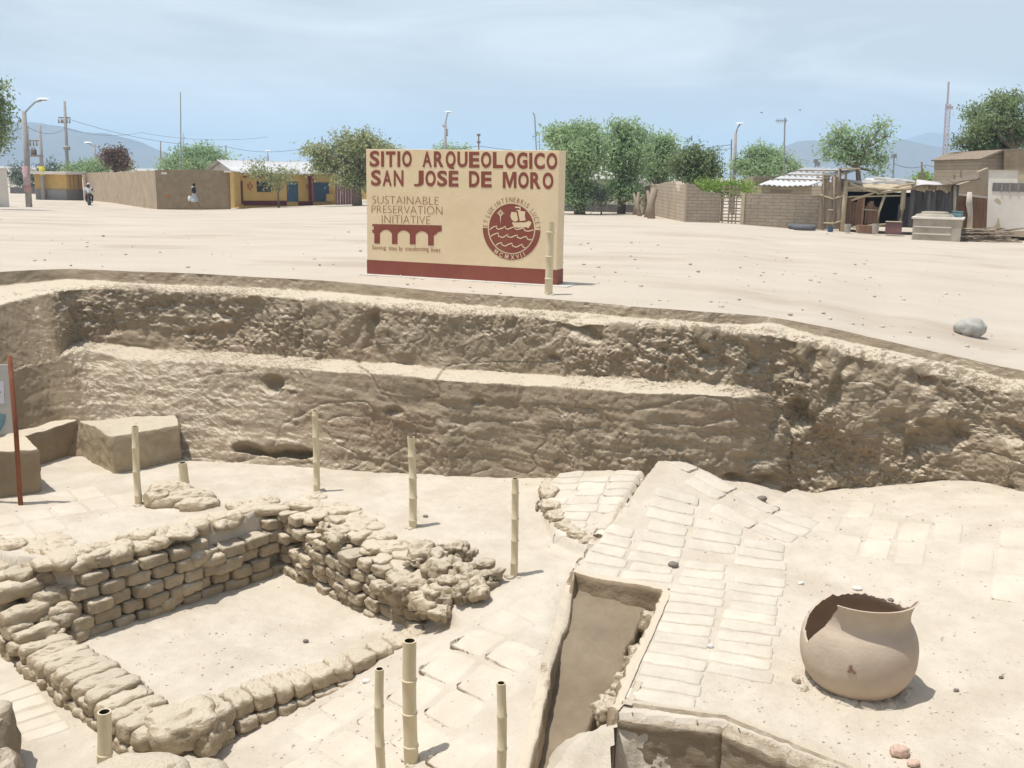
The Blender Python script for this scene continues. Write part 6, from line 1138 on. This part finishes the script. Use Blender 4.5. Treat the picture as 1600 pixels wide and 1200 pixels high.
# television aerial
D = 54; B = base(1226, D); ta = empty('television_aerial', B, 'tall television aerial on a thin mast over the white corrugated roof', 'aerial', GA); b = MB(); b.tube([B, V(1226.5, 184, D)], [.05, .035], 6); b.build('mast', M['metal'], ta); b = MB(); b.beam(V(1213, 188, D), V(1229, 189.5, D), .03, .03)
for x in (1214, 1217, 1220, 1223, 1228): c = V(x, 188.8, D); b.beam(c-np.array([0, .4, 0]), c+np.array([0, .4, 0]), .02, .02); b.beam(c-np.array([0, 0, .12]), c+np.array([0, 0, .12]), .02, .02)
b.build('dipole', M['metal'], ta)
# lattice mast
D = 240; z0 = -2; z1 = V(1482, 128, D)[2]; c = V(1477, 250, D); x0 = c[0]; xt = V(1482, 128, D)[0]; b = MB(); k = 26; hw = .55
for i in range(k):
    za, zb_ = z0+(z1-z0)*i/k, z0+(z1-z0)*(i+1)/k; w0, w1 = (hw, hw) if i < k*.8 else (.12, .12); xa = x0+(xt-x0)*i/k; xb = x0+(xt-x0)*(i+1)/k
    pa_ = [(xa-w0, D-w0, za), (xa+w0, D-w0, za), (xa, D+w0, za)]; pb_ = [(xb-w1, D-w1, zb_), (xb+w1, D-w1, zb_), (xb, D+w1, zb_)]
    for j in range(3): b.beam(pa_[j], pb_[j], .16, .16); b.beam(pa_[j], pb_[(j+1) % 3], .1, .1); b.beam(pb_[j], pb_[(j+1) % 3], .1, .1)
b.box((x0+3.0*(xt-x0)/4+.5, D, z0+(z1-z0)*.78), (1.6, .5, .7)); tag(b.build('lattice_mast', M['mast'], origin=(x0, D, z0)), 'tall pale lattice telecom mast far behind the right-hand trees', 'mast')
# overhead wires
def wire(pts, r, label, sag=.8):
    P_ = [np.array(p) for p in pts]; L_ = []
    for a, c in zip(P_[:-1], P_[1:]):
        for k in range(16): t = k/16; L_.append(a*(1-t)+c*t-np.array([0, 0, sag*4*t*(1-t)]))
    L_.append(P_[-1]); b = MB(); b.tube(L_, r*.6, 4); tag(b.build('overhead_wire', M['wire'], origin=P_[0]), label, 'wire', 'overhead wires')
wire([V(-60, 193, 62), V(40, 197, 62), V(101, 200, 105), V(220, 207, 110), V(418, 214, 108)], .022, 'overhead wire running from the posted street lamp across to the rooftops', .5)
wire([V(101, 184, 105), V(353, 229, 120), V(503, 225, 110), V(748, 228, 90), V(1143, 226, 75)], .03, 'overhead wire sagging low behind the trees and the painted sign', .7)
wire([V(1397, 255.5, 56), V(1447, 257.5, 60), V(1530, 262, 60), V(1640, 266, 60)], .022, 'overhead wire behind the shack roof towards the adobe house', .2)
wire([V(843, 226, 75), V(1143, 232, 75), V(1226, 240, 66)], .02, 'thin overhead wire between the big trees and the yellow-green tree', .5)
# birds
for x, y, lab in ((1250, 172, 'dark bird high in the sky left of the lattice mast'), (1190, 176, 'faint bird in the sky above the leaning street lamp')):
    c = V(x, y, 90); b = MB(); b.add([c, c+[.08, 0, 0], c+[.17, .05, .08], c+[.03, .08, .02], c+[-.17, .05, .07], c+[-.08, 0, 0]], [(0, 1, 2, 3), (5, 0, 3, 4)]); b.tube([c+[0, -.18, 0], c, c+[0, .22, 0]], [.02, .05, .01], 6); tag(b.build('bird', M['ink'], origin=c), lab, 'bird', 'birds in the sky')
# ---- people
M['skin'] = mat('skin', (.26, .15, .10)); M['hair'] = mat('black_hair', (.02, .017, .015)); M['black'] = mat('black_cloth', (.03, .03, .035)); M['skirt'] = mat('grey_skirt', (.38, .39, .42), (.46, .47, .50), 6); M['whitecl'] = mat('white_cloth', (.66, .66, .70), (.72, .72, .75), 5); M['navy'] = mat('navy_cloth', (.04, .045, .08)); M['lav'] = mat('lavender_cloth', (.36, .35, .48)); M['bag'] = mat('plastic_bag', (.60, .66, .64)); M['bike'] = mat('motorcycle_black', (.03, .03, .04), rough=.4)
def skin(name, J, Ed, R, m, par, loc, sc, rz, sub=2):
    """one continuous body grown over joints"""
    me = bpy.data.meshes.new('s'); me.from_pydata([Vector(p) for p in J], Ed, []); o = bpy.data.objects.new('s', me); COL.objects.link(o); md = o.modifiers.new('s', 'SKIN'); sv_ = me.skin_vertices[0].data
    for i, r in enumerate(R): sv_[i].radius = (r, r) if not isinstance(r, tuple) else r
    sv_[0].use_root = True; s_ = o.modifiers.new('u', 'SUBSURF'); s_.levels = sub; s_.render_levels = sub; dg = bpy.context.evaluated_depsgraph_get(); dg.update(); m2 = bpy.data.meshes.new_from_object(o.evaluated_get(dg)); bpy.data.objects.remove(o); bpy.data.meshes.remove(me)
    m2.name = name; m2.transform(Matrix.Translation(Vector([float(c) for c in loc])) @ Matrix.Rotation(rz, 4, 'Z') @ Matrix.Scale(sc, 4)); m2.materials.clear(); return link(name, m2, m, par, None, True)
BE = [(0, 1), (1, 2), (2, 3), (3, 4), (2, 5), (5, 6), (6, 7), (7, 8), (2, 9), (9, 10), (10, 11), (11, 12), (0, 13), (13, 14), (14, 15), (15, 16), (0, 17), (17, 18), (18, 19), (19, 20)]
BR = [(.13, .10), (.115, .085), (.14, .09), .05, (.075, .09), .055, .042, .034, .03, .055, .042, .034, .03, .085, .06, .04, .035, .085, .06, .04, .035]
def person(label, loc, h, rz, la, ra, ll, rl, clothes, hunch=0.0, face=True, group='people on the open ground'):
    """la/ra: shoulder, elbow, wrist, hand; ll/rl: hip, knee, ankle, toe - metres for a 1.7 m figure, x = forward, y = left"""
    o = empty('person', loc, label, 'person', group); J = [(0, 0, .92), (.0+hunch*.3, 0, 1.15), (hunch*.8, 0, 1.38), (hunch, 0, 1.47), (hunch+.02, 0, 1.58)]+la+ra+ll+rl; sc = h/1.7; skin('body', J, BE, BR, M['skin'], o, loc, sc, rz)
    L_ = Vector([float(c) for c in loc]); R_ = Matrix.Translation(L_) @ Matrix.Rotation(rz, 4, 'Z') @ Matrix.Scale(sc, 4)
    def add(name, b, m, sm=True): b.v = [tuple(R_ @ Vector(v)) for v in b.v]; return b.build(name, M[m], o, smooth=sm)
    b = MB(); b.lathe((hunch-.02, 0, 1.56), [(0, .14), (.07, .125), (.098, .06), (.092, 0), (.05, -.05)], 12); add('hair', b, 'hair')
    for name, kind, m, arg in clothes:
        if kind == 'limb': JJ, rr = arg; skin(name, JJ, [(i, i+1) for i in range(len(JJ)-1)], rr, M[m], o, loc, sc, rz, 1)
        elif kind == 'shirt': J2 = [J[0], J[1], J[2], tuple(np.array(J[2])+[0, 0, .05]), J[5], J[6], J[9], J[10]]; skin(name, J2, [(0, 1), (1, 2), (2, 3), (2, 4), (4, 5), (2, 6), (6, 7)], [(.15, .12), (.135, .105), (.155, .105), .07, (.095), .07, (.095), .07], M[m], o, loc, sc, rz)
        elif kind == 'trousers': J2 = [J[0], J[13], J[14], J[15], J[17], J[18], J[19]]; skin(name, J2, [(0, 1), (1, 2), (2, 3), (0, 4), (4, 5), (5, 6)], [(.15, .12), .10, .078, .06, .10, .078, .06], M[m], o, loc, sc, rz)
        elif kind == 'lathe': b = MB(); b.lathe(arg[0], arg[1], 14); add(name, b, m)
    return o
# woman striding left, carrying a bag
D = 69; Bp = base(303, D); Bp[2] = V(303, 325, D)[2]
person('woman in black top and grey skirt striding left before the shaded mud wall', Bp, 1.62, math.radians(180), [(.0, .17, 1.36), (.05, .21, 1.1), (.14, .2, .88), (.16, .19, .80)], [(.0, -.17, 1.36), (-.06, -.2, 1.1), (.02, -.22, .9), (.05, -.22, .82)], [(.03, .08, .86), (.22, .09, .50), (.34, .09, .12), (.44, .1, .05)], [(-.02, -.08, .86), (-.10, -.09, .48), (-.36, -.09, .12), (-.28, -.09, .04)],
 [('top', 'shirt', 'black', None), ('skirt', 'lathe', 'skirt', ((0, 0, .42), [(.27, 0), (.25, .15), (.20, .35), (.15, .53), (.13, .58)])), ('scarf', 'lathe', 'whitecl', ((.06, 0, 1.36), [(.0, .12), (.09, .1), (.11, .02), (.0, -.03)]))])
hb_ = MB(); c = Bp+np.array([-.27, -.12, .45]); hb_.lathe(c, [(0, 0), (.11, .02), (.13, .16), (.08, .3), (.02, .36)], 12); tag(hb_.build('bag', M['bag'], smooth=True), 'white carrier bag in the hand of the striding woman', 'bag')
# child standing by the long wall
D = 82; Bp = base(186, D); Bp[2] = V(186, 320, D)[2]
person('child in a lavender shirt and navy trousers walking by the long mud wall', Bp, 1.06, math.radians(-80), [(.0, .17, 1.36), (-.03, .22, 1.1), (.06, .2, .9), (.08, .19, .83)], [(.0, -.17, 1.36), (.05, -.22, 1.1), (.1, -.2, .9), (.12, -.19, .83)], [(.0, .08, .86), (.1, .09, .50), (.06, .09, .08), (.16, .1, .04)], [(.0, -.08, .86), (.0, -.09, .48), (-.14, -.09, .10), (-.04, -.09, .04)], [('shirt', 'shirt', 'lav', None), ('trousers', 'trousers', 'navy', None)])
# rider and motorcycle seen from behind
D = 76; Bm = base(138.5, D); Bm[2] = V(139, 322, D)[2]; rzm = math.radians(108); Rm = Matrix.Translation(Vector(Bm.tolist())) @ Matrix.Rotation(rzm, 4, 'Z'); mc = empty('motorcycle', Bm, 'dark motorcycle riding away on the left, carrying the man in the white shirt', 'motorcycle')
def mb_(name, b, m, par=mc): b.v = [tuple(Rm @ Vector(v)) for v in b.v]; return b.build(name, M[m], par, smooth=True)
def wheel(x):
    b = MB(); R__ = [(x+.27*math.cos(a), 0, .31+.27*math.sin(a)) for a in np.linspace(0, 2*PI, 25)]; b.tube(R__, .055, 8, caps=False); w_ = mb_('wheel', b, 'rubber'); b = MB(); b.tube([(x, -.05, .31), (x, .05, .31)], .06, 8)
    for a in np.linspace(0, PI, 5)[:-1]: b.beam((x-.25*math.cos(a), 0, .31-.25*math.sin(a)), (x+.25*math.cos(a), 0, .31+.25*math.sin(a)), .015, .015)
    mb_('spokes', b, 'metal', w_)
wheel(-.62); wheel(.66)
b = MB(); b.tube([(-.62, 0, .31), (-.1, 0, .4), (.2, 0, .55), (.42, 0, .95), (.66, 0, .31)], [.04, .09, .1, .04, .035], 8); b.box((0, 0, .38), (.36, .26, .3)); mb_('frame', b, 'bike'); b = MB(); b.tube([(.42, 0, .82), (.2, 0, .86), (-.02, 0, .78)], [.08, .14, .1], 10); mb_('fuel_tank', b, 'maroondoor'); b = MB(); b.tube([(.0, 0, .80), (-.35, 0, .82), (-.72, 0, .80)], [.09, .13, .07], 8); mb_('saddle', b, 'bike')
b = MB(); b.tube([(.30, -.36, 1.06), (.42, -.15, 1.04), (.42, .15, 1.04), (.30, .36, 1.06)], .018, 6); mb_('handlebar', b, 'metal'); b = MB(); b.box((-.80, 0, .70), (.06, .14, .10)); mb_('tail_light', b, 'redtext'); b = MB(); b.tube([(-.2, -.16, .26), (-.75, -.18, .34)], [.035, .05], 8); mb_('exhaust', b, 'metal'); b = MB(); b.box((-.72, 0, .56), (.24, .16, .05)); mb_('mudguard', b, 'bike')
Bs = Bm.copy()
person('man in a white shirt and pale hat riding the dark motorcycle away', Bs+np.array([0, 0, -.08]), 1.7, rzm, [(.06, .18, 1.36), (.24, .30, 1.15), (.40, .34, 1.16), (.46, .32, 1.15)], [(.06, -.18, 1.36), (.24, -.30, 1.15), (.40, -.34, 1.16), (.46, -.32, 1.15)], [(-.0, .10, .90), (.34, .22, .80), (.16, .20, .42), (.28, .21, .36)], [(-.0, -.10, .90), (.34, -.22, .80), (.16, -.20, .42), (.28, -.21, .36)],
 [('shirt', 'shirt', 'whitecl', None), ('trousers', 'trousers', 'black', None), ('hat', 'lathe', 'whitecl', ((.12, 0, 1.64), [(.0, .10), (.08, .09), (.10, .02), (.17, -.01), (.10, -.02)]))], hunch=.10)
# ---- mountains
def hills(name, D, pts, zb, col, seed, depth, amp):
    n = 260; px = np.linspace(pts[0][0], pts[-1][0], n); py = np.interp(px, [p[0] for p in pts], [p[1] for p in pts]); nv = 40; Vv = []
    for i in range(n):
        T = V(px[i], py[i], D); h = T[2]-zb
        for j in range(nv):
            t = j/(nv-1); k = math.sin(PI*t); q = np.array([T[0]*(1+.0*t), D+(t-.5)*depth*2, zb+h*k**.9]); rg = float(abs(vn(px[i]*.03, t*3, 0, seed))+.5*abs(vn(px[i]*.08, t*7, 0, seed+1))); q[2] -= amp*h*rg*k*(1-k*.85); Vv.append(q)
    o = npmesh(name, Vv, gridquads(n, nv), mat(name+'_rock', (.10, .085, .07), (.16, .135, .11), .004, .95), None, None, True); return tag(o, kind='structure')
hills('hills', 2300, [(-400, 230), (-200, 218), (-60, 212), (0, 205), (30, 198), (45, 190), (62, 187), (80, 192), (100, 200), (130, 205), (160, 206), (185, 212), (205, 224), (225, 232), (250, 240), (290, 248), (330, 258), (420, 268), (520, 276)], -10, None, 3, 500, .5)
hills('hills', 2300, [(1130, 290), (1180, 262), (1215, 240), (1235, 228), (1255, 219), (1270, 218), (1285, 224), (1295, 216), (1310, 212), (1330, 222), (1360, 228), (1385, 222), (1405, 217), (1425, 219), (1440, 226), (1470, 232), (1500, 240), (1560, 246), (1650, 236), (1800, 230)], -10, None, 13, 500, .5)
hills('hills', 3900, [(1300, 230), (1340, 222), (1400, 226), (1430, 212), (1450, 206), (1470, 208), (1500, 216), (1540, 222), (1620, 228), (1700, 226)], -10, None, 23, 600, .4)
# ---- haze
hb = bpy.data.meshes.new('haze'); b = MB(); b.box((0, 2300, 85), (9000, 6000, 180)); o = b.build('haze', None, origin=(0, 3800, 215)) if False else None
me = bpy.data.meshes.new('haze'); me.from_pydata(b.v, [], b.f); me.update(); hz = bpy.data.objects.new('haze', me); COL.objects.link(hz); tag(hz, kind='stuff')
hm = bpy.data.materials.new('haze'); hm.use_nodes = True; t = hm.node_tree; t.nodes.clear(); oo = t.nodes.new('ShaderNodeOutputMaterial'); pv = t.nodes.new('ShaderNodeVolumePrincipled'); pv.inputs['Color'].default_value = (.52, .75, 1.0, 1); pv.inputs['Density'].default_value = .00042; pv.inputs['Anisotropy'].default_value = .0; t.links.new(pv.outputs[0], oo.inputs['Volume']); me.materials.append(hm)
